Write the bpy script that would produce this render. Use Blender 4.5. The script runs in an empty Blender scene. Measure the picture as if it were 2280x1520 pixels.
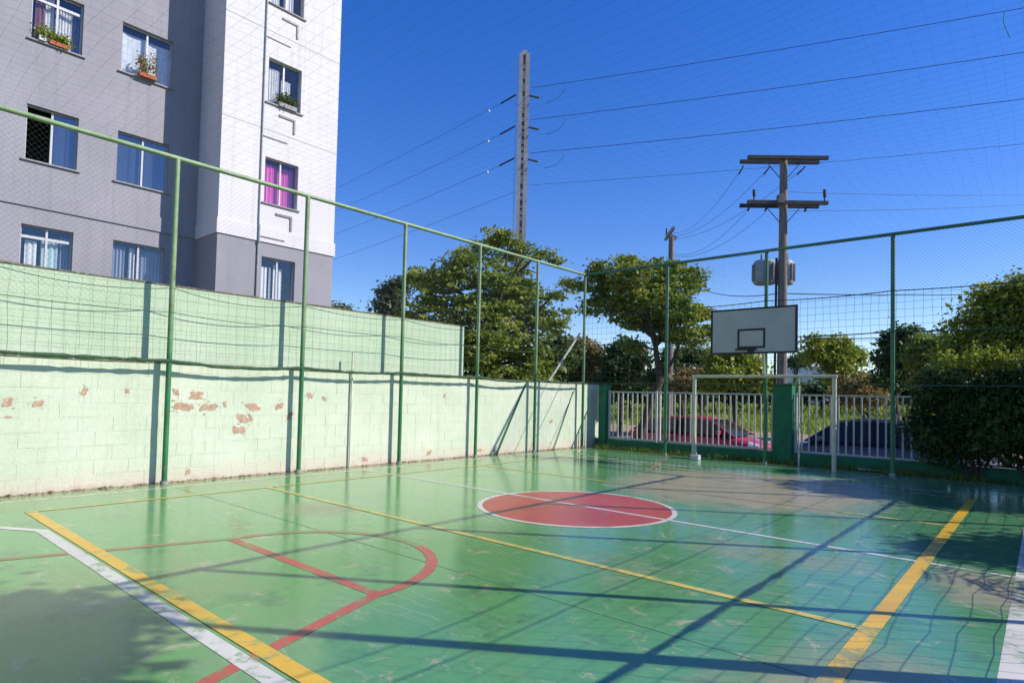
import bpy, math, random
import numpy as np
from mathutils import Vector

random.seed(7)
rng = np.random.default_rng(11)
S = bpy.context.scene
COL = S.collection

# ------------------------------------------------------------------ camera
CR = Vector((0.75441921, 0.65597698, 0.02336354))
CU = Vector((0.00449683, -0.04075811, 0.99915892))
CF = Vector((-0.65637751, 0.75367963, 0.03369851))
EYE = Vector((0, 0, 1.43))
cam_data = bpy.data.cameras.new('camera')
cam = bpy.data.objects.new('camera', cam_data)
COL.objects.link(cam)
from mathutils import Matrix
cam.matrix_world = Matrix(((CR.x, CU.x, -CF.x, EYE.x), (CR.y, CU.y, -CF.y, EYE.y), (CR.z, CU.z, -CF.z, EYE.z), (0, 0, 0, 1)))
cam_data.sensor_width = 36
cam_data.lens = 1365.73 * 36 / 2280
cam_data.shift_y = 71.88 / 2280
cam_data.clip_start = 0.05
cam_data.clip_end = 4000
S.camera = cam

# ------------------------------------------------------------------ sky, sun, exposure
SUN_EL = math.radians(37.0)
SUN_DIR = Vector((0.832 * math.cos(SUN_EL), 0.555 * math.cos(SUN_EL), math.sin(SUN_EL)))
world = bpy.data.worlds.new('World')
S.world = world
world.use_nodes = True
wn = world.node_tree.nodes
bg = wn['Background']
sky = wn.new('ShaderNodeTexSky')
sky.sky_type = 'NISHITA'
sky.sun_disc = False
sky.sun_elevation = SUN_EL
sky.sun_rotation = math.atan2(0.832, 0.555)
sky.altitude = 0
sky.air_density = 1.0
sky.dust_density = 0.1
sky.ozone_density = 3.5
hs = wn.new('ShaderNodeHueSaturation')
hs.inputs['Saturation'].default_value = 1.47
hs.inputs['Value'].default_value = 1.24
hs.inputs['Hue'].default_value = 0.5235
gm = wn.new('ShaderNodeGamma')
gm.inputs['Gamma'].default_value = 0.84
world.node_tree.links.new(sky.outputs[0], gm.inputs['Color'])
world.node_tree.links.new(gm.outputs[0], hs.inputs['Color'])
world.node_tree.links.new(hs.outputs[0], bg.inputs[0])
bg.inputs[1].default_value = 0.15
sun_data = bpy.data.lights.new('sun', 'SUN')
sun_data.energy = 4.7
sun_data.angle = math.radians(0.4)
sun_data.color = (1.0, 0.955, 0.88)
sun = bpy.data.objects.new('sun', sun_data)
COL.objects.link(sun)
sun.rotation_euler = SUN_DIR.to_track_quat('Z', 'Y').to_euler()
sun.location = (10, 8, 20)
S.view_settings.view_transform = 'Standard'
S.view_settings.look = 'None'
S.view_settings.gamma = 1.0
S.view_settings.use_curve_mapping = False
S.view_settings.exposure = 0.36
S.cycles.max_bounces = 8
S.cycles.transparent_max_bounces = 12

# ------------------------------------------------------------------ helpers
WL = {}


def at(px, py, depth):
    """point seen at photo pixel (px, py), 'depth' metres in front of the camera"""
    u = (px - 1140) / 1365.73
    v = -(py - 831.88) / 1365.73
    return EYE + depth * (CF + u * CR + v * CU)


def tag(o, label=None, cat=None, group=None, kind=None):
    if label: o['label'] = label
    if cat: o['category'] = cat
    if group: o['group'] = group
    if kind: o['kind'] = kind
    return o


def empty(name, loc, label, cat, group=None):
    o = bpy.data.objects.new(name, None)
    COL.objects.link(o)
    o.location = loc
    o.empty_display_size = 0.2
    WL[o.name] = Vector(loc)
    return tag(o, label, cat, group)


def link_mesh(me, name, parent, origin):
    o = bpy.data.objects.new(name, me)
    COL.objects.link(o)
    origin = Vector(origin)
    WL[o.name] = origin
    if parent is not None:
        o.parent = parent
        o.location = origin - WL[parent.name]
    else:
        o.location = origin
    return o


class MB:
    def __init__(self):
        self.v = []
        self.f = []

    def quad(self, a, b, c, d):
        n = len(self.v)
        self.v += [tuple(a), tuple(b), tuple(c), tuple(d)]
        self.f.append((n, n + 1, n + 2, n + 3))
        return self

    def box(self, x0, x1, y0, y1, z0, z1):
        n = len(self.v)
        self.v += [(x0, y0, z0), (x1, y0, z0), (x1, y1, z0), (x0, y1, z0), (x0, y0, z1), (x1, y0, z1), (x1, y1, z1), (x0, y1, z1)]
        for q in ((3, 2, 1, 0), (4, 5, 6, 7), (0, 1, 5, 4), (1, 2, 6, 5), (2, 3, 7, 6), (3, 0, 4, 7)):
            self.f.append(tuple(n + i for i in q))
        return self

    def obox(self, c, ax, ay, az):
        """box about centre c with half-axis vectors"""
        n = len(self.v)
        c, ax, ay, az = Vector(c), Vector(ax), Vector(ay), Vector(az)
        for sz in (-1, 1):
            for sx, sy in ((-1, -1), (1, -1), (1, 1), (-1, 1)):
                self.v.append(tuple(c + sx * ax + sy * ay + sz * az))
        for q in ((3, 2, 1, 0), (4, 5, 6, 7), (0, 1, 5, 4), (1, 2, 6, 5), (2, 3, 7, 6), (3, 0, 4, 7)):
            self.f.append(tuple(n + i for i in q))
        return self

    def tube(self, pts, r, n=8, cap=True):
        pts = [Vector(p) for p in pts]
        rs = r if isinstance(r, (list, tuple)) else [r] * len(pts)
        base = len(self.v)
        prev = None
        for i, p in enumerate(pts):
            d = (pts[min(i + 1, len(pts) - 1)] - pts[max(i - 1, 0)]).normalized()
            if prev is None:
                a = d.cross(Vector((0, 0, 1)))
                if a.length < 0.05: a = d.cross(Vector((1, 0, 0)))
            else:
                a = prev - d * prev.dot(d)
            a.normalize()
            prev = a
            b = d.cross(a)
            for k in range(n):
                t = 2 * math.pi * k / n
                self.v.append(tuple(p + rs[i] * (math.cos(t) * a + math.sin(t) * b)))
        for i in range(len(pts) - 1):
            for k in range(n):
                k2 = (k + 1) % n
                q0 = base + i * n
                self.f.append((q0 + k, q0 + k2, q0 + n + k2, q0 + n + k))
        if cap:
            self.f.append(tuple(base + k for k in range(n))[::-1])
            e = base + (len(pts) - 1) * n
            self.f.append(tuple(e + k for k in range(n)))
        return self

    def poly(self, pts, thick=None):
        n = len(self.v)
        self.v += [tuple(p) for p in pts]
        self.f.append(tuple(range(n, n + len(pts))))
        return self

    def build(self, name, mat, parent=None, smooth=False, bevel=0.0, origin=None):
        V = np.array(self.v, dtype=float)
        if origin is None:
            lo, hi = V.min(0), V.max(0)
            origin = ((lo[0] + hi[0]) / 2, (lo[1] + hi[1]) / 2, lo[2])
        V = V - np.array(origin)
        me = bpy.data.meshes.new(name)
        me.from_pydata(V.tolist(), [], self.f)
        me.materials.append(mat)
        if smooth:
            me.polygons.foreach_set('use_smooth', [True] * len(me.polygons))
            try:
                me.set_sharp_from_angle(angle=math.radians(40))
            except Exception:
                pass
        me.update()
        o = link_mesh(me, name, parent, origin)
        if bevel:
            m = o.modifiers.new('bevel', 'BEVEL')
            m.width = bevel
            m.segments = 2
            m.limit_method = 'ANGLE'
        return o


def np_mesh(name, V, F, mat, parent=None, origin=None, attr=None):
    """V (n,3), F (m,4) quads -> object, built fast"""
    V = np.asarray(V, dtype=np.float32)
    F = np.asarray(F, dtype=np.int32)
    if origin is None:
        lo, hi = V.min(0), V.max(0)
        origin = (float((lo[0] + hi[0]) / 2), float((lo[1] + hi[1]) / 2), float(lo[2]))
    V = V - np.array(origin, dtype=np.float32)
    me = bpy.data.meshes.new(name)
    me.vertices.add(len(V))
    me.vertices.foreach_set('co', V.ravel())
    k = F.shape[1]
    me.loops.add(F.size)
    me.loops.foreach_set('vertex_index', F.ravel())
    me.polygons.add(len(F))
    me.polygons.foreach_set('loop_start', np.arange(len(F), dtype=np.int32) * k)
    me.polygons.foreach_set('loop_total', np.full(len(F), k, dtype=np.int32))
    me.update(calc_edges=True)
    me.validate()
    if attr is not None:
        a = me.attributes.new('tone', 'FLOAT', 'FACE')
        a.data.foreach_set('value', np.asarray(attr, dtype=np.float32))
    me.materials.append(mat)
    return link_mesh(me, name, parent, origin)


def strands(lines, r):
    """list of polylines -> thin three-sided prisms"""
    V, F, base = [], [], 0
    for L in lines:
        L = np.asarray(L, dtype=float)
        d = L[-1] - L[0]
        d /= np.linalg.norm(d)
        up = np.array([0, 0, 1.0]) if abs(d[2]) < 0.9 else np.array([1.0, 0, 0])
        a = np.cross(d, up)
        a /= np.linalg.norm(a)
        b = np.cross(d, a)
        for k in range(3):
            t = 2 * math.pi * k / 3
            V.append(L + r * (math.cos(t) * a + math.sin(t) * b))
        n = len(L)
        for k in range(3):
            k2 = (k + 1) % 3
            i = np.arange(n - 1)
            F.append(np.c_[base + k * n + i, base + k2 * n + i, base + k2 * n + i + 1, base + k * n + i + 1])
        base += 3 * n
    return np.concatenate(V), np.concatenate(F)


def wire(p0, p1, sag, n=24):
    p0, p1 = Vector(p0), Vector(p1)
    return [p0.lerp(p1, i / n) - Vector((0, 0, 4 * sag * (i / n) * (1 - i / n))) for i in range(n + 1)]


# ------------------------------------------------------------------ materials
def new_mat(name):
    m = bpy.data.materials.new(name)
    m.use_nodes = True
    return m, m.node_tree.nodes, m.node_tree.links, m.node_tree.nodes['Principled BSDF']


def pos_node(N, L, scale=(1, 1, 1), obj=False):
    mp = N.new('ShaderNodeMapping')
    mp.inputs['Scale'].default_value = scale
    if obj:
        g = N.new('ShaderNodeTexCoord')
        L.new(g.outputs['Object'], mp.inputs[0])
    else:
        g = N.new('ShaderNodeNewGeometry')
        L.new(g.outputs['Position'], mp.inputs[0])
    return mp.outputs[0]


def noise(N, L, vec, scale, detail=4, rough=0.6, dist=0.0):
    n = N.new('ShaderNodeTexNoise')
    n.inputs['Scale'].default_value = scale
    n.inputs['Detail'].default_value = detail
    n.inputs['Roughness'].default_value = rough
    n.inputs['Distortion'].default_value = dist
    L.new(vec, n.inputs['Vector'])
    return n.outputs[0]


def ramp(N, L, fac, a, b, ca=0.0, cb=1.0):
    r = N.new('ShaderNodeMapRange')
    r.inputs[1].default_value = a
    r.inputs[2].default_value = b
    r.inputs[3].default_value = ca
    r.inputs[4].default_value = cb
    L.new(fac, r.inputs[0])
    return r.outputs[0]


def math_(N, L, op, a, b=None):
    m = N.new('ShaderNodeMath')
    m.operation = op
    for i, x in enumerate((a, b)):
        if x is None: continue
        if isinstance(x, (int, float)): m.inputs[i].default_value = x
        else: L.new(x, m.inputs[i])
    return m.outputs[0]


def mix(N, L, fac, a, b, mode='MIX'):
    m = N.new('ShaderNodeMix')
    m.data_type = 'RGBA'
    m.blend_type = mode
    if isinstance(fac, (int, float)): m.inputs[0].default_value = fac
    else: L.new(fac, m.inputs[0])
    for i, x in ((6, a), (7, b)):
        if isinstance(x, tuple): m.inputs[i].default_value = (*x[:3], 1)
        else: L.new(x, m.inputs[i])
    return m.outputs[2]


def bump(N, L, B, h, strength=0.3, dist=0.02):
    b = N.new('ShaderNodeBump')
    b.inputs['Strength'].default_value = strength
    b.inputs['Distance'].default_value = dist
    L.new(h, b.inputs['Height'])
    L.new(b.outputs[0], B.inputs['Normal'])


def simple(name, c, rough=0.6, metal=0.0, var=0.25, scale=6.0, bmp=0.1, spec=0.4, obj=False, rust=None, stretch=(1, 1, 1)):
    m, N, L, B = new_mat(name)
    p = pos_node(N, L, stretch, obj)
    n1 = noise(N, L, p, scale, 5)
    dark = tuple(x * (1 - var) for x in c)
    lite = tuple(min(1, x * (1 + var * 0.6)) for x in c)
    col = mix(N, L, ramp(N, L, n1, 0.3, 0.7), dark, lite)
    if rust:
        n2 = noise(N, L, p, scale * 2.3, 6, 0.7)
        col = mix(N, L, ramp(N, L, n2, rust[3], rust[3] + 0.06), col, rust[:3])
    L.new(col, B.inputs['Base Color'])
    B.inputs['Roughness'].default_value = rough
    B.inputs['Metallic'].default_value = metal
    B.inputs['Specular IOR Level'].default_value = spec
    if bmp:
        bump(N, L, B, noise(N, L, p, scale * 8, 4), bmp, 0.01)
    return m


M = {}

M['green_wall'] = simple('dark_green_paint', (0.012, 0.15, 0.07), 0.6, 0, 0.3, 4, 0.15, 0.3)
M['net_wire'] = simple('net_wire', (0.05, 0.09, 0.06), 0.6, 0, 0.2, 3, 0)
M['net_cord'] = simple('net_cord', (0.035, 0.07, 0.05), 0.8, 0, 0.3, 3, 0)
M['hem'] = simple('bunched_net', (0.045, 0.10, 0.05), 0.9, 0, 0.5, 20, 0.4, rust=(0.16, 0.11, 0.06, 0.6))
M['cream_steel'] = simple('cream_paint', (0.56, 0.54, 0.38), 0.5, 0, 0.18, 5, 0.05, rust=(0.25, 0.2, 0.12, 0.66))
M['white_steel'] = simple('white_rail_paint', (0.50, 0.49, 0.46), 0.5, 0, 0.15, 5, 0.05, rust=(0.3, 0.22, 0.15, 0.68))
M['board_white'] = simple('board_white', (0.40, 0.40, 0.37), 0.55, 0, 0.10, 2, 0.05)
M['black'] = simple('black_paint', (0.012, 0.013, 0.016), 0.5, 0, 0.3, 5, 0.05)
M['concrete'] = simple('concrete', (0.33, 0.31, 0.27), 0.9, 0, 0.3, 3, 0.4)
M['pole_wood'] = simple('weathered_pole', (0.22, 0.18, 0.155), 0.9, 0, 0.4, 3, 0.5, stretch=(8, 8, 1))
M['arm_wood'] = simple('crossarm_wood', (0.085, 0.072, 0.07), 0.85, 0, 0.4, 5, 0.4)
M['tower_conc'] = simple('tower_concrete', (0.47, 0.435, 0.42), 0.85, 0, 0.25, 1.2, 0.2)
M['tower_web'] = simple('tower_web', (0.27, 0.24, 0.235), 0.9, 0, 0.4, 2, 0.2)
M['grey_metal'] = simple('grey_metal', (0.31, 0.32, 0.33), 0.6, 0.0, 0.25, 6, 0.05)
M['rubber'] = simple('rubber', (0.012, 0.012, 0.013), 0.8, 0, 0.2, 10, 0.1)
M['cable'] = simple('cable', (0.03, 0.03, 0.04), 0.7, 0, 0.1, 3, 0)
M['porcelain'] = simple('insulator', (0.5, 0.55, 0.6), 0.3, 0, 0.1, 3, 0)
M['terracotta'] = simple('terracotta', (0.42, 0.12, 0.05), 0.8, 0, 0.3, 15, 0.2, obj=True)
M['bark'] = simple('bark', (0.085, 0.062, 0.045), 0.95, 0, 0.45, 6, 0.8, stretch=(3, 3, 1))
M['frame_white'] = simple('window_frame', (0.52, 0.52, 0.54), 0.4, 0, 0.08, 6, 0)
M['sill'] = simple('sill_stone', (0.30, 0.28, 0.29), 0.7, 0, 0.15, 6, 0.1)
M['pipe'] = simple('pipe_plastic', (0.20, 0.18, 0.20), 0.5, 0, 0.1, 6, 0)
M['pale_pipe'] = simple('pale_pipe', (0.62, 0.60, 0.50), 0.6, 0, 0.15, 6, 0.05, rust=(0.35, 0.2, 0.13, 0.62))
M['dark_room'] = simple('dark_room', (0.02, 0.02, 0.022), 0.9, 0, 0.2, 2, 0)


def m_building(name, c, gr=0.12):
    m, N, L, B = new_mat(name)
    p = pos_node(N, L)
    n1 = noise(N, L, p, 0.6, 5)
    n2 = noise(N, L, p, 14, 6, 0.75)
    ps = pos_node(N, L, (6, 6, 0.25))
    n3 = noise(N, L, ps, 1.2, 4)
    col = mix(N, L, ramp(N, L, n1, 0.3, 0.7), tuple(x * (1 - gr) for x in c), tuple(x * (1 + gr * 0.5) for x in c))
    col = mix(N, L, ramp(N, L, n3, 0.50, 0.75, 0, 0.45), col, tuple(x * 0.68 for x in c))
    col = mix(N, L, ramp(N, L, n2, 0.35, 0.7, 0, 0.22), col, tuple(x * 0.6 for x in c))
    L.new(col, B.inputs['Base Color'])
    B.inputs['Roughness'].default_value = 0.92
    B.inputs['Specular IOR Level'].default_value = 0.15
    n4 = noise(N, L, p, 45, 3, 0.7)
    bump(N, L, B, n4, 0.5, 0.02)
    return m


M['grey_render'] = m_building('grey_render', (0.335, 0.318, 0.352))
M['white_render'] = m_building('white_render', (0.70, 0.665, 0.675), 0.06)


def m_court_wall(name, base, lower=True):
    m, N, L, B = new_mat(name)
    p = pos_node(N, L)
    sx = N.new('ShaderNodeSeparateXYZ')
    L.new(p, sx.inputs[0])
    z = sx.outputs[2]
    n1 = noise(N, L, p, 0.9, 6, 0.65)
    n2 = noise(N, L, p, 5, 6, 0.7)
    col = mix(N, L, ramp(N, L, n1, 0.3, 0.7), tuple(x * 0.90 for x in base), (base[0] * 1.12, base[1] * 1.02, base[2] * 1.12))
    # bare pinkish undercoat where the paint has thinned
    col = mix(N, L, ramp(N, L, n2, 0.56, 0.75, 0, 0.35), col, (0.62, 0.50, 0.40))
    # run marks
    pr = pos_node(N, L, (1, 9, 0.5))
    n3 = noise(N, L, pr, 1.5, 5, 0.7)
    col = mix(N, L, ramp(N, L, n3, 0.52, 0.8, 0, 0.45), col, (0.30, 0.42, 0.25))
    # fine speckle
    n5 = noise(N, L, p, 22, 4, 0.8)
    col = mix(N, L, ramp(N, L, n5, 0.6, 0.75, 0, 0.4), col, (0.30, 0.36, 0.22))
    if lower:
        # soil splash on the foot of the wall
        zz = math_(N, L, 'ADD', z, math_(N, L, 'MULTIPLY', n2, -0.42))
        col = mix(N, L, ramp(N, L, zz, -0.13, -0.22, 0, 0.6), col, (0.40, 0.27, 0.19))
        col = mix(N, L, ramp(N, L, zz, 0.12, -0.12, 0, 0.5), col, (0.62, 0.50, 0.40))
    L.new(col, B.inputs['Base Color'])
    B.inputs['Roughness'].default_value = 0.85
    B.inputs['Specular IOR Level'].default_value = 0.2
    bump(N, L, B, noise(N, L, p, 30, 5, 0.8), 0.5, 0.02)
    return m


M['mint_block'] = m_court_wall('mint_block_paint', (0.56, 0.635, 0.465))
M['mint_plaster'] = m_court_wall('mint_plaster', (0.46, 0.59, 0.40), False)
M['bare_block'] = simple('bare_block', (0.47, 0.29, 0.20), 0.95, 0, 0.3, 14, 0.4, rust=(0.50, 0.47, 0.36, 0.56))
M['coping'] = simple('mossy_coping', (0.20, 0.17, 0.11), 0.95, 0, 0.5, 7, 0.6, rust=(0.36, 0.45, 0.3, 0.56))


def wear_nodes(N, L, p, cols=None):
    """court paint colour, shared by the slab and the worn lines"""
    sx = N.new('ShaderNodeSeparateXYZ')
    L.new(p, sx.inputs[0])
    nl = noise(N, L, p, 0.28, 4, 0.6)
    nm = noise(N, L, p, 1.3, 6, 0.7, 0.4)
    nf = noise(N, L, p, 9, 8, 0.8)
    x = sx.outputs[0]
    y = sx.outputs[1]
    green = (0.108, 0.300, 0.074)
    teal = (0.062, 0.225, 0.100)
    t = math_(N, L, 'ADD', math_(N, L, 'MULTIPLY', x, 0.22), math_(N, L, 'MULTIPLY', y, 0.07))
    t = math_(N, L, 'ADD', t, math_(N, L, 'MULTIPLY', nm, 1.3))
    col = mix(N, L, ramp(N, L, t, -0.2, 0.95), green, teal)
    col = mix(N, L, ramp(N, L, nf, 0.38, 0.7, 0, 0.45), col, (0.15, 0.31, 0.12))
    # sandy dust: a big worn patch before the far goal plus scattered ones
    def blob(cx, cy, rx, ry, amp=1.0):
        dx = math_(N, L, 'DIVIDE', math_(N, L, 'SUBTRACT', x, cx), rx)
        dy = math_(N, L, 'DIVIDE', math_(N, L, 'SUBTRACT', y, cy), ry)
        d = math_(N, L, 'ADD', math_(N, L, 'MULTIPLY', dx, dx), math_(N, L, 'MULTIPLY', dy, dy))
        return ramp(N, L, d, 1.0, 0.0, 0, amp)
    d = blob(-3.7, 10.2, 2.6, 2.9, 1.0)
    for b in ((-4.7, 1.6, 2.2, 1.4, 0.35), (-0.7, 2.9, 0.9, 1.8, 0.6), (-2.0, 6.0, 1.4, 0.8, 0.4), (-2.8, 4.4, 0.9, 0.8, 0.35), (-0.35, 6.2, 0.6, 0.9, 0.7),
              (-7.6, 8.0, 1.5, 1.5, 0.25), (-6.6, 4.1, 1.0, 0.6, 0.45)):
        d = math_(N, L, 'MAXIMUM', d, blob(*b))
    dd = math_(N, L, 'ADD', math_(N, L, 'MULTIPLY', d, 0.62), math_(N, L, 'MULTIPLY', nm, 0.55))
    dust = ramp(N, L, dd, 0.40, 0.66, 0, 0.85)
    col = mix(N, L, dust, col, (0.33, 0.25, 0.155))
    # small scabs
    ns = noise(N, L, p, 3.4, 9, 0.75, 0.8)
    col = mix(N, L, ramp(N, L, ns, 0.575, 0.64, 0, 0.75), col, (0.42, 0.36, 0.22))
    nd = noise(N, L, p, 2.1, 7, 0.7, 0.2)
    col = mix(N, L, ramp(N, L, nd, 0.555, 0.66, 0, 0.55), col, (0.05, 0.13, 0.06))
    # long faint drag marks and mop streaks
    ms_ = N.new('ShaderNodeMapping')
    ms_.inputs['Scale'].default_value = (0.5, 3.5, 1)
    ms_.inputs['Rotation'].default_value = (0, 0, 0.5)
    L.new(p, ms_.inputs[0])
    nk = noise(N, L, ms_.outputs[0], 2.2, 8, 0.75, 0.3)
    col = mix(N, L, ramp(N, L, nk, 0.52, 0.66, 0, 0.34), col, (0.22, 0.31, 0.16))
    nq = noise(N, L, p, 30, 4, 0.8)
    col = mix(N, L, ramp(N, L, nq, 0.58, 0.72, 0, 0.55), col, (0.06, 0.16, 0.07))
    # soil gathered along the left wall and the far edge
    e = math_(N, L, 'ADD', x, math_(N, L, 'MULTIPLY', nm, 0.35))
    col = mix(N, L, ramp(N, L, e, -9.35, -9.72, 0, 0.85), col, (0.23, 0.16, 0.09))
    e2 = math_(N, L, 'SUBTRACT', y, math_(N, L, 'MULTIPLY', nm, 0.5))
    col = mix(N, L, ramp(N, L, e2, 13.7, 14.1, 0, 0.7), col, (0.26, 0.22, 0.14))
    return col, nm, nf, dust


def m_court():
    m, N, L, B = new_mat('court_paint')
    p = pos_node(N, L)
    col, nm, nf, dust = wear_nodes(N, L, p)
    # trowel swirls and scratches
    w = N.new('ShaderNodeTexWave')
    w.wave_type = 'RINGS'
    w.inputs['Scale'].default_value = 2.2
    w.inputs['Distortion'].default_value = 9
    w.inputs['Detail'].default_value = 4
    L.new(p, w.inputs[0])
    lines = ramp(N, L, w.outputs[1], 0.95, 1.0, 0, 1)
    keep = ramp(N, L, nm, 0.50, 0.58)
    col = mix(N, L, math_(N, L, 'MULTIPLY', math_(N, L, 'MULTIPLY', lines, keep), 0.28), col, (0.42, 0.48, 0.30))
    L.new(col, B.inputs['Base Color'])
    r = ramp(N, L, nf, 0.2, 0.8, 0.10, 0.26)
    B.inputs['Coat Weight'].default_value = 0.22
    B.inputs['Coat Roughness'].default_value = 0.10
    r = math_(N, L, 'ADD', r, math_(N, L, 'MULTIPLY', dust, 0.30))
    L.new(r, B.inputs['Roughness'])
    B.inputs['Specular IOR Level'].default_value = 0.5
    h = math_(N, L, 'ADD', math_(N, L, 'MULTIPLY', nm, 1.0), math_(N, L, 'MULTIPLY', nf, 0.25))
    bump(N, L, B, h, 0.10, 0.02)
    return m


def m_line(name, c, lo=0.60, amt=0.8):
    lo -= 0.045
    m, N, L, B = new_mat(name)
    p = pos_node(N, L)
    col, nm, nf, dust = wear_nodes(N, L, p)
    n = noise(N, L, p, 4.5, 8, 0.78, 0.5)
    n2 = noise(N, L, p, 0.9, 3)
    paint = mix(N, L, ramp(N, L, n2, 0.35, 0.65), tuple(x * 0.82 for x in c), c)
    paint = mix(N, L, ramp(N, L, nf, 0.5, 0.8, 0, 0.35), paint, (0.45, 0.36, 0.22))
    w = math_(N, L, 'ADD', n, math_(N, L, 'MULTIPLY', dust, 0.22))
    col = mix(N, L, ramp(N, L, w, lo, lo + 0.08, 0, amt), paint, col)
    L.new(col, B.inputs['Base Color'])
    B.inputs['Roughness'].default_value = 0.3
    bump(N, L, B, nm, 0.10, 0.02)
    return m


M['court'] = m_court()
M['line_yellow'] = m_line('yellow_line_paint', (0.72, 0.42, 0.025), 0.585)
M['line_yellow_pale'] = m_line('yellow_line_worn', (0.62, 0.48, 0.10), 0.56)
M['line_white'] = m_line('white_line_paint', (0.66, 0.62, 0.54), 0.585)
M['line_white_worn'] = m_line('white_line_worn', (0.66, 0.64, 0.54), 0.55)
M['line_red'] = m_line('red_line_paint', (0.48, 0.075, 0.05), 0.575)
M['line_red_worn'] = m_line('red_line_worn', (0.36, 0.15, 0.075), 0.53, 0.85)
M['disc_red'] = m_line('red_circle_paint', (0.46, 0.065, 0.042), 0.62, 0.55)
M['joint'] = simple('joint_filler', (0.035, 0.075, 0.045), 0.8, 0, 0.3, 6, 0.2)


def m_ground(name, cols, scale, rough=0.95, bmp=0.5, bs=12):
    m, N, L, B = new_mat(name)
    p = pos_node(N, L)
    a = noise(N, L, p, scale, 6, 0.65)
    b = noise(N, L, p, scale * 6, 6, 0.75)
    col = mix(N, L, ramp(N, L, a, 0.35, 0.65), cols[0], cols[1])
    col = mix(N, L, ramp(N, L, b, 0.45, 0.7, 0, 0.7), col, cols[2])
    L.new(col, B.inputs['Base Color'])
    B.inputs['Roughness'].default_value = rough
    B.inputs['Specular IOR Level'].default_value = 0.2
    bump(N, L, B, noise(N, L, p, bs, 6, 0.8), bmp, 0.05)
    return m


M['terrain'] = m_ground('terrain', ((0.09, 0.13, 0.03), (0.14, 0.16, 0.05), (0.18, 0.14, 0.08)), 0.12)
M['soil'] = m_ground('soil_and_grass', ((0.07, 0.10, 0.025), (0.13, 0.105, 0.06), (0.10, 0.14, 0.03)), 1.6)
M['asphalt'] = m_ground('asphalt', ((0.115, 0.105, 0.11), (0.15, 0.14, 0.14), (0.09, 0.085, 0.09)), 0.8, 0.9, 0.3, 40)
M['verge'] = m_ground('verge_earth', ((0.30, 0.22, 0.13), (0.36, 0.28, 0.17), (0.20, 0.19, 0.08)), 0.7)
M['bank'] = m_ground('bank_grass', ((0.20, 0.28, 0.03), (0.30, 0.33, 0.05), (0.12, 0.16, 0.02)), 0.5)
M['pavement'] = m_ground('pavement_concrete', ((0.27, 0.25, 0.22), (0.33, 0.31, 0.28), (0.22, 0.2, 0.18)), 1.2, 0.95, 0.3, 20)


def m_leaf(name, c_dark, c_lite, c_alt, alt_amt=0.5):
    m, N, L, B = new_mat(name)
    p = pos_node(N, L)
    at_ = N.new('ShaderNodeAttribute')
    at_.attribute_name = 'tone'
    n1 = noise(N, L, p, 0.7, 3)
    col = mix(N, L, at_.outputs['Fac'], c_dark, c_lite)
    col = mix(N, L, ramp(N, L, n1, 0.5, 0.72, 0, alt_amt), col, c_alt)
    L.new(col, B.inputs['Base Color'])
    B.inputs['Roughness'].default_value = 0.55
    B.inputs['Specular IOR Level'].default_value = 0.3
    tr = N.new('ShaderNodeBsdfTranslucent')
    L.new(col, tr.inputs[0])
    ms = N.new('ShaderNodeMixShader')
    ms.inputs[0].default_value = 0.35
    L.new(B.outputs[0], ms.inputs[1])
    L.new(tr.outputs[0], ms.inputs[2])
    L.new(ms.outputs[0], N['Material Output'].inputs[0])
    return m


M['leaf_mid'] = m_leaf('leaves_mid', (0.111, 0.174, 0.025), (0.320, 0.370, 0.050), (0.469, 0.411, 0.053), 0.5)
M['leaf_dark'] = m_leaf('leaves_dark', (0.048, 0.092, 0.029), (0.119, 0.173, 0.043), (0.151, 0.163, 0.043), 0.4)
M['leaf_yellow'] = m_leaf('leaves_yellow', (0.154, 0.208, 0.017), (0.400, 0.447, 0.044), (0.462, 0.414, 0.058), 0.5)
M['leaf_hedge'] = m_leaf('leaves_hedge', (0.012, 0.036, 0.012), (0.10, 0.17, 0.03), (0.14, 0.22, 0.035), 0.3)
M['leaf_tan'] = m_leaf('leaves_tan', (0.162, 0.137, 0.046), (0.360, 0.274, 0.092), (0.468, 0.258, 0.092), 0.6)
M['leaf_grey'] = m_leaf('leaves_grey', (0.065, 0.091, 0.058), (0.130, 0.156, 0.091), (0.156, 0.156, 0.078), 0.4)
M['leaf_grass'] = m_leaf('grass_blades', (0.156, 0.256, 0.022), (0.406, 0.466, 0.048), (0.468, 0.406, 0.084), 0.4)
M['leaf_weed'] = m_leaf('weed_blades', (0.048, 0.135, 0.018), (0.192, 0.270, 0.036), (0.320, 0.255, 0.072), 0.4)


def m_glass(name, tint, glossy=0.35, base_rough=0.03):
    m, N, L, B = new_mat(name)
    tr = N.new('ShaderNodeBsdfTransparent')
    tr.inputs[0].default_value = (*tint, 1)
    gl = N.new('ShaderNodeBsdfGlossy')
    gl.inputs['Roughness'].default_value = base_rough
    gl.inputs[0].default_value = (0.9, 0.95, 1, 1)
    ms = N.new('ShaderNodeMixShader')
    ms.inputs[0].default_value = glossy
    L.new(tr.outputs[0], ms.inputs[1])
    L.new(gl.outputs[0], ms.inputs[2])
    L.new(ms.outputs[0], N['Material Output'].inputs[0])
    N.remove(B)
    return m


M['glass'] = m_glass('window_glass', (0.93, 0.95, 0.97), 0.06)
M['glass_blue'] = m_glass('reflecting_glass', (0.75, 0.8, 0.85), 0.13)
M['car_glass'] = m_glass('car_glass', (0.10, 0.12, 0.13), 0.03)


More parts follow.
